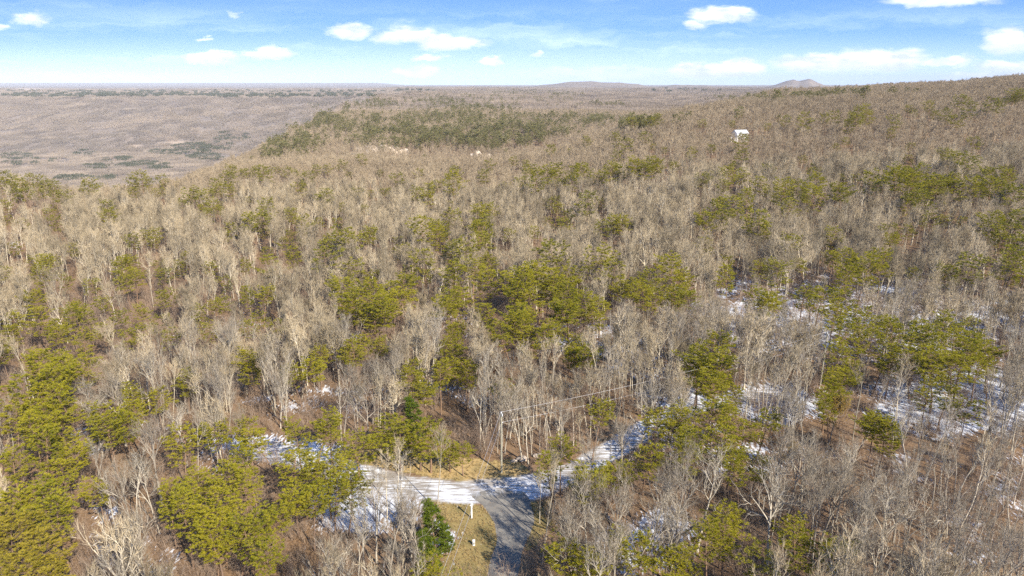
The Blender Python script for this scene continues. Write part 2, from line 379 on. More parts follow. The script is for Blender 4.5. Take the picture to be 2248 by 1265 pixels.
    thr = t.math('ADD', t.math('MULTIPLY', s1, 1.0), t.math('MULTIPLY', s2, .5))
    sm = t.math('SUBTRACT', t.math('ADD', thr, t.math('MULTIPLY', at('snow'), .37)), 1.0)
    sm = t.remap(sm, -.02, .03, 0, 1)
    lm = t.math('MULTIPLY', at('lane'), 1.0)
    # the lane: gravel with wheel-worn snow
    grv = t.mix(t.remap(n3, .35, .65), (.24, .21, .18), (.38, .34, .30))
    c = t.mix(lm, c, grv)
    mp2 = t.node('ShaderNodeMapping', {'Vector': pos, 'Rotation': (0, 0, math.radians(6)), 'Scale': (.16, 1.5, 1)})
    ls = t.remap(t.math('ADD', t.noise(mp2.outputs[0], 1.6, 6, .72), t.math('MULTIPLY', s2, .4)), .66, .76, 0, 1)
    sm = t.math('MAXIMUM', t.math('MULTIPLY', sm, t.math('SUBTRACT', 1.0, lm)), t.math('MULTIPLY', ls, lm))
    c = t.mix(sm, c, t.mix(t.remap(n1, .3, .7), (.66, .68, .73), (.82, .83, .86)))
    # far land: tan fields in the valley, forest floor under the far trees
    sep = t.node('ShaderNodeSeparateXYZ', {0: pos}).outputs[1]
    farm = t.remap(sep, 600, 1400, 0, 1)
    f1 = t.noise(pos, 1 / 260., 6, .65); f2 = t.noise(pos, 1 / 35., 4, .7)
    fc = t.mix(t.remap(f1, .35, .65), (.22, .17, .135), (.30, .24, .19)); fc = t.mix(t.remap(f2, .5, .7), fc, (.15, .125, .10))
    fc = t.mix(t.math('MULTIPLY', at('clear'), t.remap(f2, .30, .5)), fc, (.50, .38, .27))
    c = t.mix(farm, c, fc)
    bp = t.node('ShaderNodeBump', {'Height': n1, 'Strength': .5, 'Distance': .12})
    b = t.node('ShaderNodeBsdfPrincipled', {'Base Color': c, 'Roughness': .95, 'Specular IOR Level': .1, 'Normal': bp.outputs[0]})
    t.l.new(b.outputs[0], out.inputs[0])
    me.materials.append(m)
    o = link('ground', me); tag(o, 'rolling forest floor of brown leaves with patches of snow', kind='structure')
make_ground()

def make_road():
    pts = gp(ROAD_P)
    # densify and roughen the edges
    P = []
    for i in range(len(pts)):
        a = np.array(pts[i]); b = np.array(pts[(i + 1) % len(pts)])
        n = max(1, int(np.hypot(*(b - a)) / .35))
        for k in range(n):
            q = a + (b - a) * k / n; P.append(q + rng.normal(0, .07, 2))
    P = np.array(P)
    for _ in range(2): P = (np.roll(P, 1, 0) + 2 * P + np.roll(P, -1, 0)) / 4
    import bmesh
    bm = bmesh.new()
    vs = [bm.verts.new((x, y, ground_z(x, y) + .012)) for x, y in P]
    f = bm.faces.new(vs)
    bmesh.ops.triangulate(bm, faces=[f])
    bm.normal_update()
    for f in bm.faces:
        if f.normal.z < 0: f.normal_flip()
    me = bpy.data.meshes.new('road'); bm.to_mesh(me); bm.free()
    m, t, out = newmat('worn_asphalt')
    pos = t.node('ShaderNodeNewGeometry').outputs['Position']
    n1 = t.noise(pos, 14, 4, .7); n2 = t.noise(pos, .5, 4, .6); n3 = t.noise(pos, 2.4, 5, .7)
    c = t.mix(t.remap(n1, .3, .7), (.13, .12, .106), (.23, .213, .19)); c = t.mix(t.remap(n2, .42, .62), c, (.28, .255, .215))
    c = t.mix(t.remap(n3, .56, .66, 0, .6), c, (.30, .21, .14))
    sn = t.math('MULTIPLY', t.remap(t.noise(pos, .9, 6, .7), .50, .55), t.remap(t.node('ShaderNodeSeparateXYZ', {0: pos}).outputs[1], 85, 89.5))
    c = t.mix(sn, c, (.85, .86, .9))
    b = t.node('ShaderNodeBsdfPrincipled', {'Base Color': c, 'Roughness': .85, 'Specular IOR Level': .3})
    t.l.new(b.outputs[0], out.inputs[0]); me.materials.append(m)
    o = link('road', me); tag(o, 'grey worn asphalt road ending at the snowy lane', kind='structure')
make_road()

# ------------------------------------------------------------------ tree geometry
class TB:
    def __init__(s): s.V = []; s.F = []; s.n = 0
    def tube(s, pts, rad, k=3):
        pts = [np.asarray(p, float) for p in pts]; base = s.n; m = len(pts)
        for i, p in enumerate(pts):
            d = pts[min(i + 1, m - 1)] - pts[max(i - 1, 0)]; d = d / (np.linalg.norm(d) + 1e-9)
            a = np.cross(d, (1, 0, 0) if abs(d[0]) < .8 else (0, 1, 0)); a /= np.linalg.norm(a); b = np.cross(d, a)
            for j in range(k):
                th = 2 * math.pi * j / k
                s.V.append(p + rad[i] * (math.cos(th) * a + math.sin(th) * b))
        for i in range(m - 1):
            for j in range(k):
                q = base + i * k; j2 = (j + 1) % k
                s.F.append((q + j, q + j2, q + k + j2)); s.F.append((q + j, q + k + j2, q + k + j))
        s.n += m * k
    def blade(s, p, tip, w, side=None):
        d = tip - p
        if side is None: side = np.random.normal(size=3)
        a = np.cross(d, side); a = a / (np.linalg.norm(a) + 1e-9) * w * .5
        s.V += [p - a, p + a, tip]; s.F.append((s.n, s.n + 1, s.n + 2)); s.n += 3
    def diamond(s, p, tip, w):
        d = tip - p; a = np.cross(d, np.random.normal(size=3)); a = a / (np.linalg.norm(a) + 1e-9) * w * .5; mid = p + d * .5
        s.V += [p, mid + a, tip, mid - a]; s.F += [(s.n, s.n + 1, s.n + 2), (s.n, s.n + 2, s.n + 3)]; s.n += 4
    def arrays(s): return np.array(s.V), np.array(s.F)
def fit(tbs, H, R):
    """scale the builders together to a height H and a crown radius R"""
    A = np.concatenate([np.array(t.V) for t in tbs if t.V]); top = np.percentile(A[:, 2], 99.7); up = A[A[:, 2] > top * .55]
    r = np.percentile(np.hypot(up[:, 0] - up[:, 0].mean(), up[:, 1] - up[:, 1].mean()), 92)
    kz, kr = H / top, R / r
    for t in tbs:
        for v in t.V: v[2] *= kz; v[0] *= kr; v[1] *= kr
def combine(name, parts):
    """parts: [(TB, material)] -> one mesh"""
    V = []; Fc = []; mi = []; off = 0; mats = []
    for tb, mat in parts:
        if not tb.F: continue
        v, f = tb.arrays(); V.append(v); Fc.append(f + off); mi.append(np.full(len(f), len(mats))); mats.append(mat); off += len(v)
    return mesh_from(name, np.concatenate(V), np.concatenate(Fc), mats, np.concatenate(mi))
nrm = lambda v: v / (np.linalg.norm(v) + 1e-9)
R3 = lambda: np.random.normal(size=3)

def bare(seed, H=13.0, slender=False, lod=0, leaf=0, lean=.05):
    """returns (wood, twigs, leaves) builders. lod 0 near, 1 mid, 2 far"""
    np.random.seed(seed); random.seed(seed)
    wood, tw, lv = TB(), TB(), TB()
    ks = (6, 4, 3)[lod] ; tww = (.022, .046, .085)[lod]; NT_ = (4, 4, 6)[lod]
    def twigs(pts, L, n):
        for _ in range(n):
            t_ = random.uniform(.15, 1); i = min(int(t_ * (len(pts) - 1)), len(pts) - 2); f = t_ * (len(pts) - 1) - i
            p = pts[i] * (1 - f) + pts[i + 1] * f
            d = nrm(pts[i + 1] - pts[i]); d = nrm(d + R3() * .55 + np.array([0, 0, .30]))
            tip = p + d * L * random.uniform(.5, 1.2)
            tw.blade(p, tip, tww)
            if leaf and random.random() < leaf:
                for _ in range(3):
                    q = p + (tip - p) * random.uniform(.3, 1) + R3() * .12; lv.diamond(q, q + R3() * .14, .17)
            elif lod == 0 and random.random() < .8:
                q = p + (tip - p) * .4; tw.blade(q, q + nrm(d + R3() * .6) * L * .5, tww * .8)
    def grow(p, d, L, r, depth, maxd):
        m = 4 if depth < 2 else 3
        pts = [p]; rad = [r]
        for i in range(m):
            d = nrm(d + R3() * (.16 + .05 * depth) + np.array([0, 0, .10 + .05 * depth]))
            pts.append(pts[-1] + d * L / m); rad.append(r * (1 - .55 * (i + 1) / m))
        if depth < maxd or lod == 0: wood.tube(pts, rad, max(3, ks - depth)) if depth <= 2 else tw.tube(pts, rad, 3)
        else:
            for i in range(m): tw.blade(pts[i], pts[i + 1] + (pts[i + 1] - pts[i]) * .2, max(rad[i] * 2.2, tww * 1.3))
        if depth >= maxd:
            twigs(pts, L * .75 + .25, NT_ + (2 if lod else 1)); return
        nb = (5, 4, 4)[depth] if lod < 2 else (5, 4, 3)[depth]
        if slender: nb = max(3, nb - 1)
        for k in range(nb):
            t_ = .25 + .75 * (k + random.random() * .7) / nb; t_ = min(t_, 1)
            i = min(int(t_ * m), m - 1); f = t_ * m - i; q = pts[i] * (1 - f) + pts[i + 1] * f
            dd = nrm(pts[i + 1] - pts[i]); ax = nrm(np.cross(dd, R3())); an = math.radians(random.uniform(24, 52))
            nd = nrm(dd * math.cos(an) + ax * math.sin(an))
            grow(q, nd, L * random.uniform(.42, .66), max(rad[i] * .68, .018 if not lod else .03), depth + 1, maxd)
        if depth >= 1: twigs(pts, L * .4, max(2, NT_ // 2))
    r0 = H * random.uniform(.014, .019) * (.62 if slender else 1)
    if lod: r0 *= 1.15
    ft = random.uniform(.42, .6) if not slender else random.uniform(.62, .75)
    n = 8; pts = [np.zeros(3) - np.array([0, 0, .3])]; rad = [r0 * 1.35]; ld_ = np.array([random.gauss(0, lean), random.gauss(0, lean), 1])
    top = H * (.80 if not slender else .92); d = nrm(ld_)
    for i in range(n):
        d = nrm(d + R3() * .06 * np.array([1, 1, .2]) + np.array([0, 0, .03])); pts.append(pts[-1] + d * (top / n)); rad.append(r0 * (1 - .80 * ((i + 1) / n) ** 1.15))
    wood.tube(pts, rad, ks)
    nl = (random.randint(7, 9) if not slender else random.randint(6, 8))
    maxd = 2 if lod < 2 else 1
    az = random.uniform(0, 6.28)
    for k in range(nl):
        t_ = ft + (1 - ft) * (k + .3 * random.random()) / (nl - 1) if k else ft * random.uniform(.75, .95)
        t_ = min(t_, 1); i = min(int(t_ * n), n - 1); f = t_ * n - i; q = pts[i] * (1 - f) + pts[i + 1] * f
        az += 2.4 + random.gauss(0, .4); an = math.radians(random.uniform(24, 52) * (1.0 - .3 * (t_ - ft)))
        if slender: an *= .8
        dd = np.array([math.cos(az) * math.sin(an), math.sin(az) * math.sin(an), math.cos(an)])
        L = H * random.uniform(.26, .40) * (.62 if slender else 1) * (1.1 - .5 * (t_ - ft) / (1 - ft + 1e-6))
        grow(q, dd, L, rad[i] * .72, 0, maxd)
    fit((wood, tw, lv), H, H * (.095 if slender else (.185, .165, .16)[lod]) * random.uniform(.85, 1.2))
    return wood, tw, lv

def pine(seed, H=15.0, lod=0, low=.42, rad_=3.5, cedar=False):
    np.random.seed(seed); random.seed(seed)
    wood, nd = TB(), TB()
    r0 = H * .0115
    n = 7; pts = [np.array([0, 0, -.3])]; rr = [r0 * 1.3]; d = nrm(np.array([random.gauss(0, .04), random.gauss(0, .04), 1]))
    for i in range(n):
        d = nrm(d + R3() * .045 * np.array([1, 1, .1])); pts.append(pts[-1] + d * (H * .97 / n)); rr.append(r0 * (1 - .85 * (i + 1) / n))
    wood.tube(pts, rr, (6, 4, 3)[lod])
    at = lambda t_: (lambda i, f: pts[i] * (1 - f) + pts[i + 1] * f)(min(int(t_ * n), n - 1), t_ * n - min(int(t_ * n), n - 1))
    nb = (46, 34, 20)[lod] if not cedar else (60, 40, 24)[lod]
    nbl = (18, 13, 8)[lod]; bl = (.42, .58, .95)[lod]; bw = (.10, .19, .44)[lod]; step = (.40, .58, 1.0)[lod]
    skew = random.uniform(0, 6.28); sk = random.uniform(.0, .3)
    az = random.uniform(0, 6.28)
    def tuft(p, d):
        for _ in range(nbl):
            v = nrm(d * .9 + R3() * np.array([.85, .85, .34]) + np.array([0, 0, .20])); nd.blade(p - v * .05, p + v * bl * random.uniform(.6, 1.15), bw)
    for k in range(nb):
        t_ = low + (1 - low) * ((k + random.random()) / nb) ** (.92 if not cedar else 1.1)
        if not cedar:                                        # boughs stand in tiers
            nw = 8; t_ = low + (1 - low) * (min(nw - 1, int((t_ - low) / (1 - low) * nw)) + .5 + random.gauss(0, .13)) / nw
        u = (t_ - low) / (1 - low)
        if cedar: L = rad_ * (1 - u) ** .8 * random.uniform(.7, 1.1) + .15; el = .5
        else:
            pr = (.50 + .95 * u) if u < .45 else (.93 * math.sqrt(max(0, 1 - ((u - .45) / .60) ** 2)) + .05)
            L = rad_ * pr * random.uniform(.5, 1.18); el = math.radians(random.uniform(-8, 18) + 42 * u ** 1.6)
        az += 2.4 + random.gauss(0, .5)
        L *= 1 + sk * math.cos(az - skew)
        p = at(min(t_, .999)); dd = np.array([math.cos(az) * math.cos(el), math.sin(az) * math.cos(el), math.sin(el)])
        m = 4; bp = [p]; brad = [max(.018, r0 * .30 * (1 - .6 * u))]
        for i in range(m):
            dd = nrm(dd + R3() * .13 + np.array([0, 0, .06])); bp.append(bp[-1] + dd * L / m); brad.append(brad[0] * (1 - .8 * (i + 1) / m))
        if lod < 2: wood.tube(bp, brad, 3)
        ns = max(2, int(L * .72 / step))
        for q in range(ns):
            f = .30 + .70 * (q + random.random() * .8) / ns; f = min(f, .99); i = int(f * m); g = f * m - i
            c = bp[i] * (1 - g) + bp[i + 1] * g; ddir = nrm(bp[i + 1] - bp[i])
            side = nrm(np.cross(ddir, (0, 0, 1))) * (1 if (q % 2) else -1)
            sl = L * .42 * (1.15 - f) * random.uniform(.6, 1.2) + .12
            sd = nrm(ddir * .75 + side * .9 + R3() * .15)
            kk = max(1, int(sl / step * 1.2))
            for j in range(kk):
                tuft(c + sd * sl * (j + 1) / kk + np.array([0, 0, random.uniform(-.05, .12)]), sd)
            if lod == 0 and sl > .4: wood.tube([c, c + sd * sl], [.014, .006], 3)
        tuft(bp[-1], dd)
        if lod == 0: tuft(bp[-1] - dd * .2, dd)
    tuft(pts[-1], np.array([0, 0, 1.]))
    fit((wood, nd), H, rad_ * (.98 if not cedar else .8))
    return wood, nd

PINE_V = []; PINE_G = []; BARE_V = []
for k in range(9):
    w, nd = pine(100 + k, 15, 0, low=(.50, .58, .46, .60, .52, .40, .62, .52, .60)[k], rad_=(3.8, 3.4, 4.1, 3.6, 3.2, 3.9, 3.5, 3.7, 4.1)[k])
    PINE_V.append((combine('pine_trunk', [(w, M['pinebark'])]), combine('pine_crown', [(nd, M['needles'])])))
    g_ = PINE_V[-1][1].copy(); g_.materials[0] = M['needles_gold']; PINE_G.append((PINE_V[-1][0], g_))
for k in range(12):
    sl = k >= 7
    w, tw, lv = bare(200 + k, 12.4, slender=sl)
    BARE_V.append((combine('bare_trunk', [(w, M['bark'])]), combine('bare_crown', [(tw, M['twig'])]), sl))
w, tw, lv = bare(300, 10, leaf=.8); RUST = (combine('leafy_trunk', [(w, M['bark']), (tw, M['twig'])]), combine('leafy_crown', [(lv, M['rust'])]))
w, tw, lv = bare(301, 8, leaf=1); GOLD = (combine('leafy_trunk', [(w, M['bark']), (tw, M['twig'])]), combine('leafy_crown', [(lv, M['gold'])]))
w, nd = pine(400, 7, 0, low=.06, rad_=1.5, cedar=True)
CEDAR = (combine('cedar_trunk', [(w, M['pinebark'])]), combine('cedar_crown', [(nd, M['cedar'])]))

# sources for the woodland that reads as one mass (never linked into the scene)
def src(name, parts): return bpy.data.objects.new(name, combine(name, parts))
SRC_B1 = []; SRC_B2 = []; SRC_P1 = []; SRC_P2 = []
for k in range(8):
    w, tw, lv = bare(500 + k, 11.5, slender=k >= 5, lod=1); SRC_B1.append(src('bare_mid', [(w, M['bark_mid']), (tw, M['twig_mid'])]))
for k in range(6):
    w, tw, lv = bare(600 + k, 10.5, slender=k >= 4, lod=2); SRC_B2.append(src('bare_far', [(w, M['bark_hill']), (tw, M['twig_hill'])]))
for k in range(5):
    w, nd = pine(700 + k, 15, 1, low=.48 + .04 * k, rad_=3.8); SRC_P1.append(src('pine_mid', [(w, M['pinebark']), (nd, M['needles_far'])]))
for k in range(4):
    w, nd = pine(800 + k, 14, 2, low=.42); SRC_P2.append(src('pine_far', [(w, M['pinebark']), (nd, M['needles_dull'])]))
def patch(seed, mat, n, size, conifer=False):
    np.random.seed(seed); random.seed(seed); tb = TB()
    for _ in range(n):
        x, y = np.random.uniform(-size / 2, size / 2, 2); h = random.uniform(8, 13); r = random.uniform(1.6, 2.7)
        for _ in range(11):
            a = random.uniform(0, 6.28); rr = r * math.sqrt(random.random()); u = random.random()
            p = np.array([x + math.cos(a) * rr * .4, y + math.sin(a) * rr * .4, h * (.30 + .35 * u)])
            tip = np.array([x + math.cos(a) * rr, y + math.sin(a) * rr, h * (.72 + .28 * (1 - (rr / r) ** 2))])
            if conifer: p[2] = h * .5 * random.uniform(.7, 1.3); tip = p + nrm(R3() + np.array([0, 0, .7])) * 2.6; tb.blade(p, tip, 1.7)
            else: tb.blade(p, tip, random.uniform(.3, .6))
    return src('patch', [(tb, mat)])
SRC_W = [patch(900 + k, M['far_twig'], 150, 48) for k in range(5)]
SRC_G = [patch(950 + k, M['needles_dark'], 30, 30, True) for k in range(3)]

# brush, saplings, grass tufts
def bush(seed, h, n, mat, w=.022, spread=.5, name='shrub'):
    np.random.seed(seed); random.seed(seed); tb = TB()
    for _ in range(n):
        a = random.uniform(0, 6.28); d = nrm(np.array([math.cos(a) * spread, math.sin(a) * spread, 1]) * np.array([random.random(), random.random(), 1]))
        p = np.array([math.cos(a), math.sin(a), 0]) * random.uniform(0, .25); L = h * random.uniform(.5, 1)
        mid = p + d * L * .55 + R3() * .06 * h; tip = mid + nrm(d + R3() * .35) * L * .5
        tb.blade(p, mid + (mid - p) * .1, w * 1.8)
        tb.blade(mid, tip, w * 1.2)
        for _ in range(5):
            q = p + (mid - p) * random.uniform(.4, 1); tb.blade(q, q + nrm(d + R3() * .6) * L * random.uniform(.2, .4), w)
        for _ in range(4):
            q = mid + (tip - mid) * random.uniform(0, .8); tb.blade(q, q + nrm(d + R3() * .7) * L * .22, w)
    return src(name, [(tb, mat)])
SRC_U = [bush(1000 + k, 2.2 + .9 * k, 12 + 3 * k, M['brush']) for k in range(5)]
SRC_T = [bush(1100 + k, .38, 16, M['grassblade'], .03, .9) for k in range(3)]

def scatter(name, pts, sc, rz, vi, sources, rot=None, scz=None, tilt=0.0):
    """ONE object: a cloud of points that carries the woodland meshes"""
    n = len(pts); me = bpy.data.meshes.new(name); me.vertices.add(n); me.vertices.foreach_set('co', np.asarray(pts, np.float32).ravel())
    a = me.attributes.new('sv', 'FLOAT_VECTOR', 'POINT'); sz = sc if scz is None else scz
    a.data.foreach_set('vector', np.stack([sc, sc, sz], -1).astype(np.float32).ravel())
    rx = rng.normal(0, tilt, n); ry = rng.normal(0, tilt, n)
    if rot is not None: rx, ry = rot
    a = me.attributes.new('rv', 'FLOAT_VECTOR', 'POINT'); a.data.foreach_set('vector', np.stack([rx, ry, rz], -1).astype(np.float32).ravel())
    a = me.attributes.new('vi', 'INT', 'POINT'); a.data.foreach_set('value', np.asarray(vi, np.int32))
    o = link(name, me)
    g = bpy.data.node_groups.new(name, 'GeometryNodeTree')
    g.interface.new_socket('Geometry', in_out='INPUT', socket_type='NodeSocketGeometry'); g.interface.new_socket('Geometry', in_out='OUTPUT', socket_type='NodeSocketGeometry')
    t = NT(g); gi = t.node('NodeGroupInput'); go = t.node('NodeGroupOutput')
    jn = t.node('GeometryNodeJoinGeometry')
    for s_ in reversed(sources):
        oi = t.node('GeometryNodeObjectInfo'); oi.inputs['Object'].default_value = s_; oi.inputs['As Instance'].default_value = False
        ti = t.node('GeometryNodeGeometryToInstance'); g.links.new(oi.outputs['Geometry'], ti.inputs[0]); g.links.new(ti.outputs[0], jn.inputs[0])
    ip = t.node('GeometryNodeInstanceOnPoints')
    def na(nm_, ty): n_ = t.node('GeometryNodeInputNamedAttribute', data_type=ty); n_.inputs['Name'].default_value = nm_; return n_.outputs['Attribute']
    g.links.new(gi.outputs[0], ip.inputs['Points']); g.links.new(jn.outputs[0], ip.inputs['Instance']); ip.inputs['Pick Instance'].default_value = True
    g.links.new(na('vi', 'INT'), ip.inputs['Instance Index']); g.links.new(na('sv', 'FLOAT_VECTOR'), ip.inputs['Scale'])
    er = t.node('FunctionNodeEulerToRotation'); g.links.new(na('rv', 'FLOAT_VECTOR'), er.inputs[0]); g.links.new(er.outputs[0], ip.inputs['Rotation'])
    g.links.new(ip.outputs[0], go.inputs[0])
    md = o.modifiers.new('scatter', 'NODES'); md.node_group = g
    return o

# ------------------------------------------------------------------ pines, where the photo has them (crown centre and width in photo pixels)
PINES = """100,580,38 127,570,22 72,573,18 90,595,45 7,601,25 149,612,20 192,627,25 239,580,42 267,572,20 297,575,22 291,602,40 274,617,30 351,587,26 354,604,34 401,567,22 399,585,25 463,586,22 538,580,24
501,620,24 354,650,20 379,647,26 85,655,42 90,680,55 42,700,36 37,729,40 164,672,38 154,690,50 194,697,34 232,662,25 267,690,34 117,719,45 120,735,45 179,737,48 229,727,30 296,734,30 274,737,26 314,680,28
341,709,27 433,687,32 471,670,30 493,665,25 548,650,40 456,729,32 374,739,26 548,719,30 572,655,44 575,700,34 600,715,30
70,799,75 105,784,60 150,784,65 174,797,70 95,829,80 140,822,75 8,777,50 62,859,85 117,854,85 404,836,40 536,784,60 556,809,50 296,856,45 680,800,60 655,815,40 700,780,50
22,910,80 92,892,90 165,885,90 228,899,80 294,866,60 294,903,70 345,885,60 66,940,90 128,925,80 239,936,80 272,929,70 22,1013,90 73,984,100 128,995,80 128,1030,80 397,965,80 481,947,55 544,943,50 595,954,70 654,943,70 687,947,60
217,1065,48 37,1101,110 103,1087,110 128,1130,110 44,1150,120 110,1205,130 73,1241,140 147,1241,120 15,1190,120 426,1057,80 404,1112,110 368,1095,70 478,1095,110 507,1039,90 551,1006,90 533,1076,90 460,1150,110 515,1150,100 551,1175,80 573,1124,80
643,1010,90 643,1057,90 680,1039,80 717,1020,90 680,1094,90 728,1076,90 478,1186,90 588,1223,50 755,1076,80 770,1040,60 781,976,45 847,940,60 876,962,70 920,958,60 943,962,45 987,987,40 1016,995,36 722,925,40
906,822,60 928,855,50 1023,822,50 965,822,60 1119,859,18 1303,921,45 1233,991,70 1262,1017,100 1215,1024,80 1340,1035,40 1417,991,60 1431,940,70 939,1241,50 1266,1219,80 1410,1197,110 1307,1241,70 1440,1230,80
1560,822,75 1535,807,60 1571,848,75 1597,862,60 1498,921,70 1472,940,60 1560,903,80 1597,903,60 1516,965,80 1568,954,80 1626,940,70 1667,925,60 1604,991,70 1656,1006,60 1505,1006,50 1634,1035,50
1836,829,70 1818,866,50 1843,851,60 1832,899,50 1898,910,60 1946,936,70 1920,925,60 1972,954,50 2075,862,50 2123,899,30 2038,855,50 1590,1138,80 1597,1168,90 1560,1197,90 1762,1157,80 1755,1190,100 1799,1182,70 1472,1241,70 1678,1237,25
1570,488,44 1603,576,30 1603,610,55 1656,580,36 1713,593,50 1776,580,36 1826,566,34 1866,563,50 1893,580,60 1849,583,50 1939,576,55 1923,623,35 1849,610,50 2009,603,26 2086,606,45 1953,523,36 1999,505,28 2039,480,34 2079,483,20 2106,487,26
2186,493,50 2222,477,50 2215,523,44 2222,573,65 2245,583,50 1510,606,45 1517,656,50 1660,663,55 1686,656,55 1713,646,50 1763,646,45 1799,650,60 1853,660,50 1833,683,50 1896,716,70 1866,733,70 1916,740,60 1949,713,55 1966,726,60 1999,716,60 2016,736,70
2082,710,60 2116,716,60 2099,740,70 2049,749,70 2016,766,70 2066,783,80 2116,770,80 2149,750,60 2182,766,60 2106,809,70 2149,799,60 2049,799,60 2182,809,50 1933,770,60 1959,783,60 1833,783,60 1859,799,60 1816,823,50 1560,760,65 1533,783,70 1566,799,80 1593,816,60
763,627,60 783,650,60 817,637,60 843,627,50 877,623,50 810,607,35 897,597,25 937,607,28 860,650,60 830,663,70 847,683,60 770,677,50 827,693,50 783,693,50 990,597,55 1037,597,50 1064,613,60 1117,607,50 1160,597,60 1184,610,60 1157,623,70 1227,607,60 1247,610,45
1234,630,60 1197,637,60 1004,637,50 984,650,60 1007,663,60 1134,647,60 1167,657,60 1250,650,60 1284,663,60 1317,663,50 1077,677,50 1104,690,60 1134,683,60 1250,683,60 1300,683,50 1210,677,60 1134,710,60 1167,713,60 1217,710,60 1127,740,60 1184,737,60 1157,740,50
984,733,50 1004,727,40 977,747,45 990,770,50 1250,750,40 1244,773,50 1290,767,60 1270,780,50 810,750,50 830,750,45 787,763,60 763,777,50 897,813,45 984,803,55 1024,813,40 1367,633,40 1401,623,50 1417,640,60 1434,617,50 1427,657,50 1484,600,60 1497,623,50 1477,637,50
990,553,45 1077,575,38 793,520,38 810,521,25 870,530,20 957,497,38 950,517,40 973,513,25 1054,503,38 1114,513,28 1174,507,28 1207,487,14 1240,470,28 1220,457,24 1360,487,36 1330,500,35 1050,457,40 1077,457,36
103,467,22 123,457,20 123,487,30 237,470,36 233,453,30 17,483,20 57,490,20 37,543,26 160,547,25 290,527,32 317,513,25 347,510,28 337,530,25 490,517,16 507,500,24 524,505,18 574,513,22 637,513,20 624,530,22 647,537,20 584,553,30 641,560,36 711,530,40 444,458,24 480,460,16 644,467,28 700,487,22 740,487,25
11,383,26 34,394,26 57,387,24 76,390,24 91,402,24 106,398,22 121,405,22 64,424,30 42,428,26 87,417,26 121,425,22 15,447,24 23,406,24 5,400,30 48,402,26 178,407,20 212,407,22 250,396,18 291,402,14 325,392,22 352,392,18 295,421,22 321,413,14 344,421,18 357,419,16 386,398,8 427,428,22 469,402,28 473,415,28 507,390,30 503,375,25 537,379,18 556,370,16 578,375,26 510,415,26
624,377,22 609,372,14 662,411,14 696,370,20 715,368,18 749,360,20 798,347,20 832,379,14 768,383,10 548,440,12 442,455,20 397,447,16 480,458,18 643,466,22 575,460,14 711,457,8 752,453,16 798,459,18 817,425,12 847,421,14
1419,358,40 1445,362,30 1477,362,18 1607,364,12 1611,383,40 1589,409,30 1626,383,30 1672,402,34 1721,407,50 1747,407,34 1792,400,38 1800,426,46 1687,424,28 1645,441,44 1558,449,46 1766,349,16 1777,366,20 1838,323,16 1860,309,16 1996,349,20 1996,321,16 2075,336,24 2145,313,24 1853,415,46 1872,391,22 1849,391,20
1928,400,30 1973,392,50 2007,387,36 2011,409,46 2004,432,44 2056,394,48 2041,409,40 2102,392,30 2124,409,48 2151,417,30 2185,398,40 2222,391,40 2219,372,20 1532,400,14 1434,322,12 1457,330,12 1517,334,22 1566,325,18 1634,308,30
2134,235,34 2174,228,30 2199,228,24 2099,220,26 2042,231,20 1997,238,14 2009,248,14 2049,250,16 1954,290,18 1904,245,36 1874,250,36 1884,262,34 1859,272,24 1839,255,24 1814,260,20 1764,260,36 1724,262,20 1709,255,12 1684,277,14 1609,272,14 1544,270,16 1624,245,18 1374,300,12 1214,327,22 1249,322,10 1129,352,18 1151,340,14
1219,370,50 1254,380,44 1169,395,50 1204,375,40 1289,377,34 1334,370,40 1359,340,24 1404,360,44 1374,375,30 1434,360,34 1484,365,20 1314,390,24 1209,445,24 1224,440,20 1244,470,22 1319,445,18 1349,485,36 995,400,40 955,405,24 940,420,36 910,425,30 1060,385,26 1070,360,22 990,450,12 850,420,16"""
PL = [tuple(float(v) for v in q.split(',')) for q in PINES.split()]
YS = np.exp(np.linspace(math.log(30), math.log(1400), 1600))
def place(px, py, frac_h):
    """first point along the picture ray that lies frac_h metres above the ground"""
    X = sof(px, py) * YS; Z = CAMZ + ratio(py) * YS
    d = Z - ground_z(X, YS) - frac_h
    i = int(np.argmax(d < 0)) if (d < 0).any() else int(np.argmin(d))
    return X[i], YS[i]
pines = []     # x, y, scale, crown px, py, width
for (px, py, w) in PL:
    k = 1.0
    for _ in range(3):
        x, y = place(px, py, 15 * k * .80); wm = w * y / F * (cp + vof(py) * sp)
        k = float(np.clip(wm / 6.1, .6, 1.3))
    if 775 < px < 1025 and 930 < py < 1002:                # the low young pines behind the grass
        k = .55 if px < 960 else .36; x, y = place(px, py, 15 * k * .72)
    pines.append((x, y, k, px, py, w))
pines.sort(key=lambda p: -p[5])
PXY = np.array([(p[0], p[1]) for p in pines])

# ------------------------------------------------------------------ bare trees
def jitter_points(y0, y1, cell, smax, seed, xmin=0):
    r = np.random.default_rng(seed)
    xs = np.arange(-smax * y1, smax * y1, cell); ys = np.arange(y0, y1, cell)
    X, Y = np.meshgrid(xs, ys); X = X + r.uniform(-.48, .48, X.shape) * cell; Y = Y + r.uniform(-.48, .48, X.shape) * cell
    X, Y = X.ravel(), Y.ravel(); m = (np.abs(X) < smax * Y) & (Y > y0) & (Y < y1)
    return X[m], Y[m]
def near_pine(X, Y, rad):
    m = np.zeros(len(X), bool)
    for (a, b) in PXY:
        m |= (X - a) ** 2 + (Y - b) ** 2 < rad * rad
    return m
bx, by = jitter_points(34, 150, 2.95, .98, 11)
keep = rng.random(len(bx)) > .10 + .25 * (vnoise(bx / 14, by / 14, 5) > .72)
ex, ey = jitter_points(86, 150, 2.3, .8, 111); a_, b_ = project(ex, ey, ground_z(ex, ey))
m = in_poly(a_, b_, [(380, 850), (1000, 800), (1500, 800), (1450, 900), (1330, 980), (1180, 1010), (1000, 985), (800, 960), (380, 930)]) & (rng.random(len(ex)) < .75)
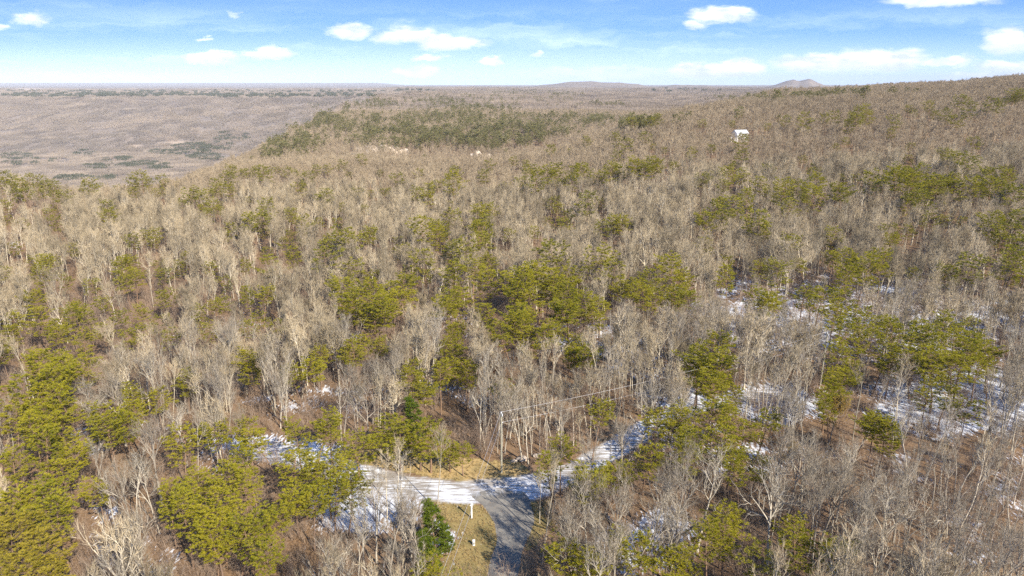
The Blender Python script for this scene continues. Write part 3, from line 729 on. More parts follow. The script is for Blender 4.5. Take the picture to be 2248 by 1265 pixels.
EXN = int(m.sum()); bx = np.append(bx, ex[m]); by = np.append(by, ey[m]); keep = np.append(keep, np.ones(EXN, bool)); isex = np.arange(len(bx)) >= len(bx) - EXN
gpx, gpy = project(bx, by, ground_z(bx, by))
cpx, cpy = project(bx, by, ground_z(bx, by) + 9.5)
mpx, mpy = project(bx, by, ground_z(bx, by) + 5.0)
tpx, tpy = project(bx, by, ground_z(bx, by) + 12.5)
bad = in_poly(gpx, gpy, CLEAR) & (by < 110)
bad |= (ribbon_dist(bx, by) < .8) & (by < 130)
front = by < 100
for poly in (KEEP,):
    for a, b in ((cpx, cpy), (mpx, mpy), (tpx, tpy)): bad |= in_poly(a, b, poly) & front
    for off in (-45, 45): bad |= in_poly(cpx + off, cpy, poly) & front & (by < 80)
bad |= near_pine(bx, by, 1.6)
keep &= ~bad
def hides_pine(X, Y, Hh, share=.68):
    """crowns that would stand in front of a pine crown of the photo"""
    Z = ground_z(X, Y); u3, v3 = project(X, Y, Z + Hh); u, v = project(X, Y, Z + Hh * .85); u2, v2 = project(X, Y, Z + Hh * .6); m = np.zeros(len(X), bool)
    ex_ = F * .7 / Y * (Y > 140)
    for (x, y, k, px, py, w) in pines:
        q = Y < y + 1.0
        for a, b in ((u, v), (u2, v2), (u3, v3)):
            m |= q & (Y > y * .45) & (((a - px) / (w * share + ex_)) ** 2 + ((b - py) / (w * .56 + ex_ * .5)) ** 2 < 1)
    return m
bad |= hides_pine(bx, by, 12.0)
keep &= ~bad
bx, by = bx[keep], by[keep]
slender = (vnoise(bx / 22 + 5, by / 22, 31) > .58) | (rng.random(len(bx)) < .32)
slender |= isex[keep]
slender |= (in_poly(gpx[keep], gpy[keep], [(1000, 860), (1460, 830), (1420, 960), (1200, 1010), (1010, 1000)]))
kinds = np.where(slender, rng.integers(7, 12, len(bx)), rng.integers(0, 7, len(bx)))
bscale = np.clip(rng.normal(1.0, .15, len(bx)), .62, 1.35) * np.where(slender, .92, 1.0)
# a few that the photo shows in front of the clearing; larger ones below the frame are added to shade the road
for (px, py, h, kk) in [(875, 1262, 12.5, 1), (905, 1256, 13, 4), (1290, 1215, 12.5, 2), (1226, 1200, 9, 8), (1250, 1150, 9.5, 9), (800, 1250, 11, 0), (1500, 1130, 12.5, 5), (1318, 1215, 12.0, 3), (1198, 1185, 8, 8), (1190, 1238, 9.5, 7), (1218, 1125, 8.5, 11), (1262, 1245, 11, 5), (1185, 1150, 6.5, 10), (1275, 1345, 13, 0), (1310, 1400, 14, 3), (1350, 1330, 13, 1), (960, 1120, 8.5, 7), (850, 1140, 8, 10), (876, 1120, 9, 8)]:
    x, y = onground(px, py); bx = np.append(bx, x); by = np.append(by, y); kinds = np.append(kinds, kk); bscale = np.append(bscale, h / 13)
bz = ground_z(bx, by)
cpx, cpy = project(bx, by, bz + 8 * bscale)
inframe = (cpx > -20) & (cpx < W0 + 20) & (cpy < H0 + 30) & (project(bx, by, bz + 13 * bscale)[1] < H0 - 25)
order = np.argsort(np.where(inframe, by / bscale, 1e6))
NB = 300
ind = order[:NB]; rest = order[NB:]
rest = rest[(by[rest] > 30)]

# --------- labels that single each tree out
LM = [  # landmark phrase, px, py
 ("the utility pole", 1100, 960), ("the white post", 1035, 1120), ("the small white pedestal", 1040, 1191), ("the road's near end", 1120, 1265), ("the road junction", 1120, 1075),
 ("the lane's hidden end", 800, 1010), ("the lane's woods entry", 1400, 945), ("the cedar behind the lane", 913, 918), ("the tall grass-side cedar", 957, 1160),
 ("the rusty-leafed oak", 1715, 968), ("the big pine mass", 430, 1200), ("the narrow snow strip", 235, 1160), ("the golden corner pines", 30, 1240),
 ("the widest snow field", 2110, 880), ("the lone dark pine", 1760, 1175), ("the frame's lower corner", 2230, 1250), ("the brown slope's edge", 2230, 1050),
 ("the tangled pale oak", 1680, 800), ("the open brown patch", 1335, 620), ("the central pine grove", 1180, 670), ("the twin pine clumps", 820, 660),
 ("the brown-leafed oak", 1085, 825), ("the white house", 1625, 292), ("the long hillside pine row", 2000, 405), ("the plateau pine row", 1290, 375),
 ("the olive pine knoll", 70, 400), ("the rim pine fringe", 510, 385), ("the big olive thicket", 110, 810), ("the sparse far pines", 330, 560), ("the grey woods' middle", 960, 510),
 ("the tall edge pines", 2225, 560), ("the thin snow strip", 1850, 640), ("the hill crest", 2150, 230), ("the pale trunks", 540, 700), ("the low bright pines", 610, 950), ("the roadside pine thicket", 1570, 900)]
ORD = ["first", "second", "third", "fourth", "fifth", "sixth", "seventh", "eighth", "ninth", "tenth", "eleventh", "twelfth", "thirteenth", "fourteenth", "fifteenth", "sixteenth", "seventeenth", "eighteenth", "nineteenth", "twentieth",
       "twenty-first", "twenty-second", "twenty-third", "twenty-fourth", "twenty-fifth", "twenty-sixth", "twenty-seventh", "twenty-eighth", "twenty-ninth", "thirtieth"]
SIDE = ["above", "beyond", "below", "beside"]
def label_all(items):
    """items: dicts with px, py, look (adjective phrase), noun; fills label"""
    cells = {}
    for it in items:
        d = [math.hypot((it['px'] - a) , (it['py'] - b) * 1.3) for _, a, b in LM]
        j = int(np.argmin(d)); it['lm'] = j; it['d'] = d[j]
        dx, dy = it['px'] - LM[j][1], it['py'] - LM[j][2]
        side = 'uphill of' if False else ('above' if dy < -abs(dx) * .6 else 'below' if dy > abs(dx) * .6 else 'to one side')
        it['side'] = side
        cells.setdefault((j, it['noun'], it['look'], side, dx > 0 if side == 'to one side' else None), []).append(it)
    for key, lst in cells.items():
        lst.sort(key=lambda q: q['d'])
        lm = LM[key[0]][0]
        for n, q in enumerate(lst):
            rel = {'above': 'behind', 'below': 'in front of'}.get(key[3]) or ('on the hill side of' if key[4] else 'on the valley side of')
            if len(lst) == 1: q['label'] = f"only {q['look']} {q['noun']} {rel} {lm}"
            else: q['label'] = f"{ORD[min(n, 29)]} {q['look']} {q['noun']} {rel} {lm}"
def tree_thing(name, x, y, z, rz, sc, tm, cm, tilt=(0, 0)):
    o = bpy.data.objects.new(name, None); COL.objects.link(o)
    o.location = (x, y, z); o.rotation_euler = (tilt[0], tilt[1], rz); o.scale = (sc, sc, sc) if not isinstance(sc, tuple) else sc
    o.empty_display_size = .5
    a = bpy.data.objects.new('trunk', tm); COL.objects.link(a); a.parent = o
    b = bpy.data.objects.new('crown', cm); COL.objects.link(b); b.parent = o
    return o
items = []
NP = 300
LOOKV = ["broad layered", "narrow open", "wide spreading", "tall thin-crowned", "slim", "low full", "high-crowned", "rounded", "flat-topped"]
for i, (x, y, k, px, py, w) in enumerate(pines[:NP]):
    v = int(rng.integers(0, 9)); z = float(ground_z(x, y)); gold = (px < 140 and py < 460) or (px < 170 and py > 1130)
    hz = k * float(rng.uniform(.92, 1.08)); young = k < .56
    if young: v = 5
    kx = k * (1.45 if young else 1)
    o = tree_thing('pine_tree', x, y, z, float(rng.uniform(0, 6.28)), (kx, kx, hz), *(PINE_G if gold else PINE_V)[v], tilt=(float(rng.normal(0, .03)), float(rng.normal(0, .03))))
    sz = 'young' if young else 'large' if k > 1.12 else 'small' if k < .8 else 'mid-sized'
    items.append(dict(o=o, px=px, py=py, look=f"{sz} {LOOKV[v]}", noun='golden pine' if gold else 'pine', cat='pine tree', group='pines standing through the bare woods'))
LOOKB = ["wide-forked", "crooked", "full-crowned", "many-limbed", "leaning", "spreading", "low-forked", "slender straight", "thin pale", "slim", "pole-like", "narrow"]
for i in ind:
    v = int(kinds[i]); s = float(bscale[i])
    o = tree_thing('bare_tree', float(bx[i]), float(by[i]), float(bz[i]), float(rng.uniform(0, 6.28)), s, BARE_V[v][0], BARE_V[v][1], tilt=(float(rng.normal(0, .04)), float(rng.normal(0, .04))))
    sz = 'tall' if s > 1.1 else 'short' if s < .86 else 'mid-height'
    items.append(dict(o=o, px=float(cpx[i]), py=float(cpy[i]), look=f"{sz} {LOOKB[v]}", noun='bare tree', cat='bare tree', group='leafless trees of the woods'))
label_all(items)
for it in items: tag(it['o'], it['label'], it['cat'], it['group'])

def special(name, px, py, fh, src_, sc, label, cat, H):
    x, y = place(px, py, fh); o = tree_thing(name, x, y, float(ground_z(x, y)), 1.0, sc, *src_); tag(o, label, cat); return x, y
special('cedar_tree', 913, 925, 4.0, CEDAR, 1.15, 'dark pointed cedar rising behind the low yellowish pines by the lane', 'cedar tree', 7)
special('cedar_tree', 957, 1157, 4.2, CEDAR, 1.1, 'tall narrow dark green cedar at the edge of the dry grass', 'cedar tree', 7)
special('cedar_tree', 980, 1186, 2.0, CEDAR, .62, 'small bushy cedar tucked beside the tall one on the grass', 'cedar tree', 7)
special('cedar_tree', 940, 1225, 3.0, CEDAR, .9, 'cedar at the bottom of the grass below the tall one', 'cedar tree', 7)
special('oak_tree', 1708, 966, 5.5, RUST, .75, 'small oak holding rusty orange leaves beside the dark pines', 'oak tree', 10)
special('oak_tree', 1431, 598, 8, RUST, 1.1, 'rust brown leafed oak among the pines by the open patch', 'oak tree', 10)
special('oak_tree', 1085, 825, 7, RUST, 1.25, 'broad oak with dull brown leaves behind the roadside trees', 'oak tree', 10)
special('oak_tree', 755, 765, 7, RUST, .9, 'brown leafed oak next to the yellow green pines', 'oak tree', 10)
special('young_tree', 1732, 982, 4.5, GOLD, .7, 'little tree with straw yellow leaves under the rusty oak', 'young tree', 8)
special('young_tree', 1832, 890, 7, GOLD, 1.1, 'straw coloured tree below the pines at the snow edge', 'young tree', 8)
special('young_tree', 2106, 487, 9, GOLD, 1.1, 'pale yellowish tree alone in the grey hillside woods', 'young tree', 8)

# ------------------------------------------------------------------ woodland beyond the individuals
HX, HY = place(1625, 292, 5.5)
def far_filter(X, Y):
    m = (X - HX) ** 2 + (Y - HY + 14) ** 2 > 13 ** 2
    return m & ((X - HX) ** 2 + (Y - HY) ** 2 > 9 ** 2)
x2, y2 = jitter_points(150, 330, 3.2, .90, 12); m = far_filter(x2, y2) & ~near_pine(x2, y2, 1.8) & ~hides_pine(x2, y2, 12); x2, y2 = x2[m], y2[m]
X = np.concatenate([bx[rest], x2]); Y = np.concatenate([by[rest], y2]); n = len(X)
sv = np.clip(rng.normal(1.0, .19, n), .5, 1.4)
VI = np.concatenate([np.where(kinds[rest] >= 7, rng.integers(5, 8, len(rest)), rng.integers(0, 5, len(rest))), np.where(rng.random(len(x2)) < .5, rng.integers(5, 8, len(x2)), rng.integers(0, 5, len(x2)))])
o = scatter('bare_woodland', np.stack([X, Y, ground_z(X, Y)], -1), sv, rng.uniform(0, 6.28, n), VI, SRC_B1, tilt=.04)
tag(o, 'mass of leafless grey and tan trees covering the plateau', kind='stuff')
n1 = n
# small pines: the listed ones past the 300 and the drifts on the far slopes
P = [(p[0], p[1], p[2]) for p in pines[NP:]]
def drift(px, py, rx, ry, cnt, fh=9, ymin=0):
    for _ in range(cnt):
        a = rng.uniform(0, 6.28); r = math.sqrt(rng.random()); u, v = px + rx * r * math.cos(a), py + ry * r * math.sin(a)
        X_ = sof(u, v) * YF; Z_ = CAMZ + ratio(v) * YF; d = Z_ - ground_z(X_, YF) - fh
        d = np.where(YF < ymin, 1, d)
        if (d < 0).any():
            i = int(np.argmax(d < 0))
            if float(vnoise(np.array([X_[i] / 28]), np.array([YF[i] / 50]), 91)[0]) < .40 and rng.random() < .85: continue
            DR.append((X_[i], YF[i], float(rng.uniform(.8, 1.25))))
YF = np.exp(np.linspace(math.log(150), math.log(5500), 700)); DR = []
for a in [(870, 280, 200, 30, 290), (760, 265, 90, 20, 80), (960, 286, 130, 32, 180), (1100, 295, 100, 32, 260), (1190, 275, 120, 26, 240), (1250, 262, 90, 12, 80), (900, 306, 150, 22, 100), (900, 248, 240, 20, 170), (660, 300, 60, 40, 70), (1050, 225, 260, 14, 110), (640, 300, 60, 30, 70), (605, 325, 22, 25, 55), (700, 262, 40, 12, 40), (720, 232, 50, 8, 70), (820, 226, 50, 9, 120), (960, 222, 60, 6, 110), (1060, 238, 70, 5, 80), (1010, 255, 60, 6, 40),
          (1150, 202, 90, 5, 110), (1250, 206, 50, 3, 50), (1330, 228, 60, 4, 50), (1000, 270, 200, 40, 130), (1100, 215, 200, 12, 90), (580, 338, 14, 14, 20), (1330, 268, 60, 10, 60), (1400, 275, 50, 8, 30)]: drift(*a, ymin=480)
for a in [(1650, 215, 120, 5, 70), (1760, 212, 90, 5, 60), (1850, 208, 70, 4, 30), (1980, 203, 50, 4, 16), (2230, 222, 20, 6, 6), (1400, 270, 30, 8, 14), (1480, 262, 60, 10, 20)]: drift(*a)
for _ in range(140): drift(rng.uniform(150, 2248), rng.uniform(380, 620) if rng.random() < .6 else rng.uniform(250, 420), 30, 8, 1)
DRN = len(DR)
xa, ya = jitter_points(330, 620, 4.0, .95, 13); xb, yb = jitter_points(620, 1350, 5.4, .95, 14)
X = np.concatenate([xa, xb]); Y = np.concatenate([ya, yb]); m = far_filter(X, Y) & ~hides_pine(X, Y, 11); X, Y = X[m], Y[m]
cellkey = lambda a, b: (np.floor(np.asarray(a) / 7).astype(int) * 100003 + np.floor(np.asarray(b) / 7).astype(int))
occ = set(cellkey([q[0] for q in DR], [q[1] for q in DR]).tolist()); m = np.array([c not in occ or rng.random() < .35 for c in cellkey(X, Y).tolist()]); X, Y = X[m], Y[m]; n = len(X)
o = scatter('hillside_woodland', np.stack([X, Y, ground_z(X, Y)], -1), np.clip(rng.normal(.95, .15, n), .6, 1.3), rng.uniform(0, 6.28, n), rng.integers(0, 6, n), SRC_B2, tilt=.05)
tag(o, 'tan leafless woods over the far slopes and hills', kind='stuff')
print('woodland', n1, n)
A = np.array(P + DR); n = len(A)
nearm = A[:, 1] < 500
for nm_, mk, srcs in (('pine_woodland', nearm, SRC_P1), ('far_pine_drifts', ~nearm, SRC_P2)):
    B = A[mk]; n = len(B)
    o = scatter(nm_, np.stack([B[:, 0], B[:, 1], ground_z(B[:, 0], B[:, 1])], -1), B[:, 2], rng.uniform(0, 6.28, n), rng.integers(0, len(srcs), n), srcs, tilt=.03)
    tag(o, 'small green pines dotted over the plateau woods' if nm_[0] == 'p' else 'dark green drifts of pine over the far slopes', kind='stuff')

# the forests past a kilometre
def slope_rot(X, Y):
    e = 12.0; dx = (ground_z(X + e, Y) - ground_z(X - e, Y)) / (2 * e); dy = (ground_z(X, Y + e) - ground_z(X, Y - e)) / (2 * e)
    return np.arctan(dy), -np.arctan(dx)
xa, ya = jitter_points(1350, 3000, 40, 1.0, 15); xb, yb = jitter_points(3000, 5200, 62, 1.0, 16); xc, yc = jitter_points(5200, 7000, 110, .95, 17)
X = np.concatenate([xa, xb, xc]); Y = np.concatenate([ya, yb, yc]); s1 = np.concatenate([np.ones(len(xa)), np.full(len(xb), 1.6), np.full(len(xc), 2.8)])
gx, gy = project(X, Y, ground_z(X, Y))
openf = np.zeros(len(X), bool)
for (a, b, rx, ry) in [(60, 197, 50, 4), (150, 334, 18, 2.5), (390, 314, 28, 4), (133, 357, 24, 4), (110, 352, 40, 2.5), (60, 366, 30, 2), (280, 322, 36, 1.5), (360, 372, 50, 2)]:
    openf |= ((gx - a) / rx) ** 2 + ((gy - b) / ry) ** 2 < 1
valley = (ground_z(X, Y) < -170)
openf |= valley & (vnoise(X / 170, Y / 170, 61) > .84)
m = ~openf; X, Y, s1 = X[m], Y[m], s1[m]; n = len(X)
rx_, ry_ = slope_rot(X, Y)
sh = rng.uniform(0, 1, n)
o = scatter('distant_forest', np.stack([X, Y, ground_z(X, Y) - 1], -1), s1, np.zeros(n), rng.integers(0, 5, n), SRC_W, rot=(rx_, ry_), scz=np.minimum(s1, 1.1))
tag(o, 'hazy leafless forest on the far valley wall and plateau', kind='stuff')
G = []
for (px, py, rx, ry, c) in [(60, 352, 60, 10, 26), (190, 338, 30, 8, 16), (215, 366, 30, 6, 16), (320, 365, 60, 9, 60), (370, 335, 40, 6, 30), (430, 325, 60, 10, 60), (510, 300, 40, 10, 30), (450, 345, 40, 8, 40), (250, 350, 40, 5, 26), (470, 320, 40, 10, 26), (160, 392, 40, 5, 18), (230, 392, 30, 3, 10), (40, 340, 40, 4, 14),
                            (120, 206, 130, 4, 150), (330, 205, 160, 4, 170), (560, 207, 130, 4, 170), (740, 206, 90, 4, 90), (300, 197, 300, 5, 200), (700, 197, 200, 4, 110), (900, 197, 60, 3, 20), (1500, 196, 100, 4, 24)]:
    DR = []; drift(px, py, rx, ry, c, 5 if py > 215 else 15, 1500); G += DR
G = np.array(G); n = len(G)
o = scatter('distant_evergreens', np.stack([G[:, 0], G[:, 1], ground_z(G[:, 0], G[:, 1]) + .5], -1), rng.uniform(.5, 1.0, n), rng.uniform(0, 6.28, n), rng.integers(0, 3, n), SRC_G, scz=np.where(G[:, 1] > 3200, rng.uniform(1.5, 2.3, n), rng.uniform(1.0, 1.5, n)))
tag(o, 'dark evergreen groves in the valley and along the far rim', kind='stuff')

# undergrowth and grass
ux, uy = jitter_points(40, 190, 1.75, .98, 18); u3, v3 = jitter_points(190, 340, 2.6, .9, 118); ux = np.append(ux, u3); uy = np.append(uy, v3); gpx, gpy = project(ux, uy, ground_z(ux, uy))
m = ~(in_poly(gpx, gpy, CLEAR) & (uy < 110)) & ~((ribbon_dist(ux, uy) < .5) & (uy < 130)); dens = vnoise(ux / 9, uy / 9, 41)
m &= (rng.random(len(ux)) < .25 + .6 * dens); ux, uy = ux[m], uy[m]; n = len(ux)
o = scatter('undergrowth', np.stack([ux, uy, ground_z(ux, uy)], -1), rng.uniform(.5, 1.25, n), rng.uniform(0, 6.28, n), rng.integers(0, 5, n), SRC_U)
tag(o, 'tangle of leafless brush and saplings under the trees', kind='stuff')
tx, ty = jitter_points(60, 112, .42, .5, 19); gpx, gpy = project(tx, ty, 0 * tx)
m = (in_poly(gpx, gpy, GRASS_A) | in_poly(gpx, gpy, GRASS_B) | in_poly(gpx, gpy, VERGE_R)) & (rng.random(len(tx)) < .6) & ~((ribbon_dist(tx, ty) < .3)); tx, ty = tx[m], ty[m]; n = len(tx)
o = scatter('dry_grass', np.stack([tx, ty, ground_z(tx, ty)], -1), rng.uniform(.35, 1.0, n), rng.uniform(0, 6.28, n), rng.integers(0, 3, n), SRC_T)
tag(o, 'low golden winter grass around the road junction', kind='stuff')

# ------------------------------------------------------------------ made things
import bmesh
from mathutils import Vector, Matrix
def box(bm, c, s, rz=0.0, tiltx=0.0):
    r = bmesh.ops.create_cube(bm, size=1.0)
    M_ = Matrix.Translation(c) @ Matrix.Rotation(rz, 4, 'Z') @ Matrix.Rotation(tiltx, 4, 'X') @ Matrix.Diagonal((*s, 1))
    bmesh.ops.transform(bm, matrix=M_, verts=r['verts']); return r['verts']
def cyl(bm, p, q, r1, r2=None, seg=12):
    p, q = Vector(p), Vector(q); d = q - p
    r = bmesh.ops.create_cone(bm, cap_ends=True, segments=seg, radius1=r1, radius2=r1 if r2 is None else r2, depth=d.length)
    M_ = Matrix.Translation((p + q) / 2) @ d.to_track_quat('Z', 'Y').to_matrix().to_4x4()
    bmesh.ops.transform(bm, matrix=M_, verts=r['verts']); return r['verts']
def bmobj(name, bm, mat, parent=None, bevel=0):
    if bevel: bmesh.ops.bevel(bm, geom=bm.edges[:], offset=bevel, segments=1, affect='EDGES')
    me = bpy.data.meshes.new(name); bm.to_mesh(me); bm.free(); me.materials.append(mat); return link(name, me, parent)
def empty(name, loc, rz=0.0):
    o = bpy.data.objects.new(name, None); COL.objects.link(o); o.location = loc; o.rotation_euler.z = rz; return o
M['polewood'] = simple('weathered_pole', (.33, .30, .22), .9, .25, 4); M['steel'] = simple('grey_steel', (.45, .46, .47), .5, .1, 4, .5, .6)
M['porcelain'] = simple('insulator', (.75, .76, .78), .3, .05, 4, .5); M['wire'] = simple('aluminium_wire', (.62, .60, .60), .5, .1, 3, .5, .3)
M['white'] = simple('white_paint', (.82, .82, .80), .6, .05, 4); M['rock'] = simple('pale_sandstone', (.52, .43, .34), .95, .3, .6); M['log'] = simple('fallen_log', (.42, .36, .30), .95, .3, 2)
px0, py0 = onground(1101, 1038); POLE_H = 10.0
# pole height so that its top meets the photo's
POLE_H = CAMZ + ratio(908) * py0
def utility_pole(x, y, h, rz, label):
    t = empty('utility_pole', (x, y, 0), rz); tag(t, label, 'utility pole')
    bm = bmesh.new(); cyl(bm, (0, 0, -.5), (0, 0, h), .17, .11, 14); bmobj('shaft', bm, M['polewood'], t)
    bm = bmesh.new(); box(bm, (0, .13, h - 1.6), (.10, .06, .5)); bmobj('bracket', bm, M['steel'], t, .01)
    bm = bmesh.new(); cyl(bm, (0, 0, h), (0, 0, h + .16), .05, .04); cyl(bm, (0, 0, h + .16), (0, 0, h + .28), .09, .05); bmobj('insulator', bm, M['porcelain'], t)
    bm = bmesh.new(); cyl(bm, (.25, 0, h - .35), (.25, 0, h + .05), .07, .07); box(bm, (.14, 0, h - .15), (.16, .05, .05)); bmobj('cutout_switch', bm, M['porcelain'], t)
    bm = bmesh.new(); cyl(bm, (0, .15, h - 1.55), (0, .32, h - 1.55), .045, .045, 8); bmobj('spool', bm, M['porcelain'], t)
    bm = bmesh.new(); cyl(bm, (.17, 0, .05), (.13, 0, h - 2), .022, .022, 6); bmobj('conduit', bm, M['steel'], t)
    return t
utility_pole(px0, py0, POLE_H, -.9, 'tall weathered wooden utility pole standing in the dry grass')
qx, qy = px0 + 62, py0 + 31; rx2, ry2 = -14.5, 14.0
utility_pole(qx, qy, 11, -.9, 'wooden utility pole hidden in the woods beyond the lane')
utility_pole(rx2, ry2, 10, -.9, 'wooden utility pole down the road past the grass')
def wire(p, q, sag, label, r=.016):
    pts = []
    for i in range(25):
        t_ = i / 24; a = np.array(p) * (1 - t_) + np.array(q) * t_; a[2] -= 4 * sag * t_ * (1 - t_); pts.append(a)
    tb = TB(); tb.tube(pts, [r] * 25, 5); o = link('power_wire', combine('wire', [(tb, M['wire'])])); tag(o, label, 'power wire', 'wires strung between the utility poles')
gq = float(ground_z(qx, qy))
wire((px0, py0, POLE_H + .25), (qx, qy, gq + 11.25), 1.1, 'upper wire running from the pole top into the woods')
wire((px0, py0 + .3, POLE_H - 1.6), (qx, qy + .3, gq + 9.4), 1.2, 'lower wire running from the pole into the woods')
wire((px0 - .05, py0, POLE_H + .25), (rx2, ry2, 10.25), 1.3, 'upper wire crossing the road from the pole top')
wire((px0 - .05, py0 - .3, POLE_H - 1.6), (rx2, ry2 - .3, 8.4), 1.4, 'lower wire crossing the road from the pole')
# white post with a cap, marker pedestal
x, y = onground(1035.5, 1138); h = CAMZ + ratio(1105.5) * y
t = empty('marker_post', (x, y, 0), .5); tag(t, 'thick white post standing in the grass beside the road', 'post')
bm = bmesh.new(); cyl(bm, (0, 0, -.2), (0, 0, h - .12), .11, .11, 16); bmobj('shaft', bm, M['white'], t)
bm = bmesh.new(); cyl(bm, (0, 0, h - .12), (0, 0, h - .04), .14, .14, 16); cyl(bm, (0, 0, h - .04), (0, 0, h + .05), .14, .04, 16); bmobj('cap', bm, M['white'], t)
bm = bmesh.new(); box(bm, (0, 0, h - .25), (.5, .08, .08)); bmobj('crosspiece', bm, M['white'], t, .01)
x, y = onground(1040, 1197)
t = empty('utility_pedestal', (x, y, 0), .2); tag(t, 'small white utility pedestal in the grass below the white post', 'pedestal')
bm = bmesh.new(); box(bm, (0, 0, .33), (.30, .26, .70)); bmobj('housing', bm, M['white'], t, .02)
bm = bmesh.new(); box(bm, (0, 0, .72), (.35, .31, .09)); bmobj('cover', bm, M['white'], t, .03)
bm = bmesh.new(); box(bm, (0, -.133, .35), (.2, .02, .4)); bmobj('door', bm, M['steel'], t, .004)
# rocks and logs
def rock(px, py, r, label, z=None, name='rock', mat='rock', asp=.6, cat='rock', seed=1, XY=None, group=None):
    x, y = XY or onground(px, py); zg = float(ground_z(x, y)); bm = bmesh.new(); bmesh.ops.create_icosphere(bm, subdivisions=3, radius=r)
    for v in bm.verts:
        q = v.co * (1.3 / r); n_ = float(fbm(np.array([q.x + seed * 9]), np.array([q.y + q.z * .7]), 50 + seed, 3)[0]) + .6 * float(fbm(np.array([q.z * 1.5 + seed * 5]), np.array([q.x - q.y]), 80 + seed, 2)[0])
        v.co *= 1 + .9 * n_; v.co.z *= asp
    o = bmobj(name, bm, M[mat]); o.location = (x, y, zg + r * asp * .35); o.rotation_euler.z = seed; tag(o, label, cat, group); return o
rock(1147, 1008, .85, 'pale flat boulder at the foot of the wooded bank', asp=.45, seed=1)
rock(1128, 1014, .45, 'small stone beside the pale boulder under the bank', asp=.5, seed=2)
rock(1178, 1002, .5, 'rounded stone on the bank beyond the pale boulder', asp=.5, seed=3)
def log(p1, p2, r, label):
    (x1, y1), (x2, y2) = onground(*p1), onground(*p2); tb = TB(); n_ = 9; pts = []
    for i in range(n_):
        f = i / (n_ - 1); xx, yy = x1 + (x2 - x1) * f, y1 + (y2 - y1) * f; pts.append(np.array([xx + rng.normal(0, .08), yy + rng.normal(0, .08), float(ground_z(xx, yy)) + r * .8 + .25 * f]))
    tb.tube(pts, [r * (1 - .5 * i / n_) for i in range(n_)], 7)
    for k in (3, 5, 6, 7): tb.tube([pts[k], pts[k] + np.array([rng.normal(0, .4), rng.normal(0, .4), .7])], [r * .3, r * .1], 4)
    o = link('fallen_log', combine('log', [(tb, M['log'])])); tag(o, label, 'fallen log', 'fallen logs on the forest floor')
log((1170, 1003), (1225, 990), .22, 'fallen log lying along the bank beside the boulder')
log((1728, 1108), (1785, 1118), .17, 'pale fallen log on the brown slope between bare trees')
log((1640, 1132), (1700, 1140), .15, 'thin fallen log above the lone dark pine')
log((1330, 1130), (1350, 1160), .2, 'short fallen log in the snow beside the road')

# houses
M['siding'] = simple('white_siding', (.80, .80, .80), .7, .04, .5); M['roofing'] = simple('grey_shingles', (.48, .49, .50), .9, .15, 2); M['glass'] = simple('window_glass', (.05, .06, .08), .15, .1, 1, .5)
M['cream'] = simple('cream_siding', (.62, .58, .50), .8, .06, .5)
def house(x, y, w, d, h, rz, label, wall='siding', windows=3, wing=False):
    z = float(ground_z(x, y)); t = empty('house', (x, y, z), rz); tag(t, label, 'house')
    bm = bmesh.new(); box(bm, (0, 0, h / 2 - 1), (w, d, h + 2)); rh = d * .32
    for sx in (-1, 1):
        vs = [bm.verts.new((sx * w / 2 * .999, -d / 2, h)), bm.verts.new((sx * w / 2 * .999, d / 2, h)), bm.verts.new((sx * w / 2 * .999, 0, h + rh))]; bm.faces.new(vs if sx > 0 else vs[::-1])
    if wing: box(bm, (-w * .78, -.6, h * .22 - .5), (w * .56, d * .7, h * .44 + 1))
    bmobj('wall', bm, M[wall], t)
    bm = bmesh.new(); L = math.hypot(d / 2 + .5, rh); an = math.atan2(rh, d / 2)
    for s_ in (-1, 1): box(bm, (0, s_ * (d / 4 + .1), h + rh / 2 + .05), (w + .9, L, .22), 0, -s_ * an)
    if wing: box(bm, (-w * .78, -.6, h * .44 + .4), (w * .62, d * .8, .22), 0, .12)
    bmobj('roof', bm, M['roofing'], t)
    for r_ in range(2 if h > 4.5 else 1):
        for k in range(windows):
            xx = (k + .5) / windows * w - w / 2; zz = 1.5 + r_ * 2.8
            bm = bmesh.new(); box(bm, (xx, -d / 2 - .02, zz), (1.0, .06, 1.3)); wn = bmobj('window', bm, M['glass'], t)
            bm = bmesh.new(); box(bm, (xx, -d / 2 - .06, zz + .7), (1.25, .06, .1)); box(bm, (xx, -d / 2 - .06, zz - .7), (1.25, .06, .1)); box(bm, (xx - .57, -d / 2 - .06, zz), (.1, .06, 1.3)); box(bm, (xx + .57, -d / 2 - .06, zz), (.1, .06, 1.3)); bmobj('frame', bm, M['white'], wn)
    return t
house(HX, HY, 8.0, 6.0, 5.2, .25, 'bright white two-storey house among pines on the wooded hillside', 'siding', 2, True)
def far_pos(px, py, fh=4.0, ymin=1500):
    X_ = sof(px, py) * YF; Z_ = CAMZ + ratio(py) * YF; d = np.where(YF < ymin, 1, Z_ - ground_z(X_, YF) - fh); i = int(np.argmax(d < 0)) if (d < 0).any() else len(YF) - 1
    return X_[i], YF[i]
for (px, py, w, lab) in [(728, 195, 24, 'white building on the far rim, at the head of the valley'), (806, 197, 26, 'long pale building on the far rim beyond the mid hill'), (861, 199, 12, 'small white house on the rim past the long building'), (478, 199, 14, 'small pale house on the far rim between tree lines'), (603, 200, 16, 'low pale house near the dark trees of the rim'), (290, 197, 22, 'broad cream roofed barn in a clearing on the rim'), (349, 198, 18, 'cream barn beside its twin clearing on the rim'),
                         (142, 364, 12, 'little pale farmhouse by the valley pond')]:
    x, y = far_pos(px, py); house(x, y, w, w * .5, 5 if w > 12 else 4, 0.15, lab, 'cream' if 'cream' in lab else 'siding', 3)
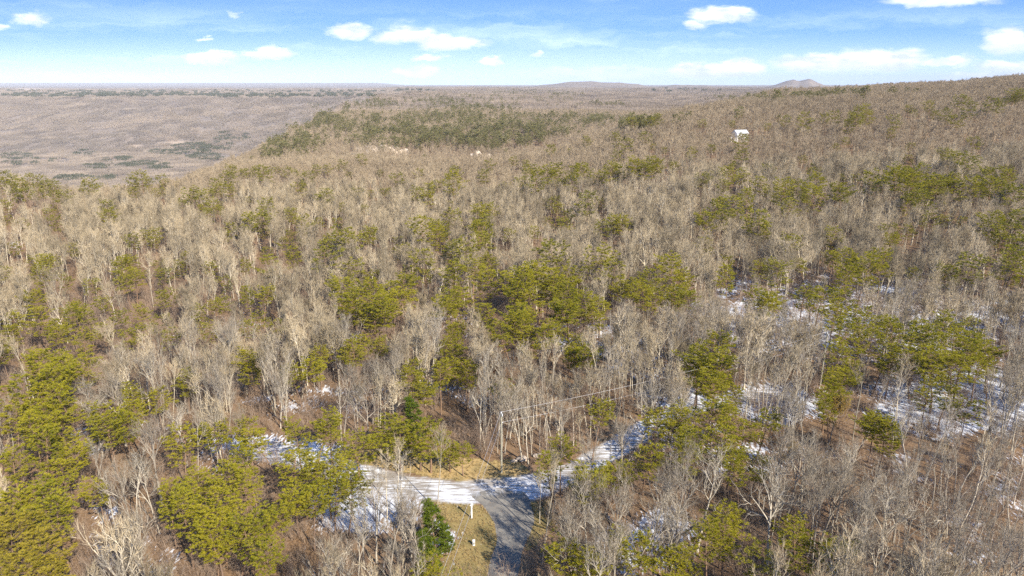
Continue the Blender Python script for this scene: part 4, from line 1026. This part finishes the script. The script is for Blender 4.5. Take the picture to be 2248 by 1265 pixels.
# pond
def pond():
    x, y = far_pos(133, 357, 0); z = float(ground_z(x, y)) + 1.2; bm = bmesh.new(); vs = []
    for k in range(28):
        a = 2 * math.pi * k / 28; r = 1 + .25 * math.sin(3 * a + 1) + .1 * math.sin(7 * a); vs.append(bm.verts.new((x + 28 * r * math.cos(a), y + 85 * r * math.sin(a), z)))
    bm.faces.new(vs); me = bpy.data.meshes.new('pond'); bm.to_mesh(me); bm.free()
    m, t_, out = newmat('pond_water'); b = t_.node('ShaderNodeBsdfPrincipled', {'Base Color': (.03, .05, .07, 1), 'Roughness': .08}); t_.l.new(b.outputs[0], out.inputs[0]); me.materials.append(m)
    tag(link('pond', me), 'dark pond on the valley floor', kind='structure')
pond()
# cliff outcrops on the mid hill
for i, (px, py, w, h, lab) in enumerate([(790, 328, 18, 7, 'pale rock outcrop at the foot of the pine covered slope'), (815, 325, 15, 8, 'broken pale outcrop under the dark pines'), (838, 322, 14, 6, 'low sunlit cliff band under the pine belt'), (862, 324, 16, 7, 'pink grey cliff face below the pine belt'), (885, 328, 12, 6, 'short cliff at the end of the rock band'), (1105, 302, 14, 7, 'pale cliff showing through the pines of the ravine side'), (1046, 336, 12, 6, 'light rock above the ravine trees'), (1072, 336, 10, 5, 'small rock face above the ravine trees')]):
    x, y = far_pos(px, py, 6, 560); rock(0, 0, w * .5, lab, asp=1.0 * h / w * 1.6, seed=10 + i, XY=(x, y), name='rock_outcrop', cat='rock outcrop')

# ------------------------------------------------------------------ haze
def haze():
    zmin = -300.0; bm = bmesh.new(); box(bm, (0, 13400, (zmin + 300) / 2), (300000, 27800, 300 - zmin))
    me = bpy.data.meshes.new('haze'); bm.to_mesh(me); bm.free(); m, t, out = newmat('haze_air')
    pv = t.node('ShaderNodeVolumePrincipled', {'Color': (.78, .86, 1.0, 1), 'Density': 0.00004, 'Anisotropy': -0.25}); t.l.new(pv.outputs[0], out.inputs['Volume'])
    m.cycles.volume_sampling = 'DISTANCE'
    me.materials.append(m); o = link('haze', me); tag(o, 'thin pale blue haze over the valley', kind='stuff')
haze()
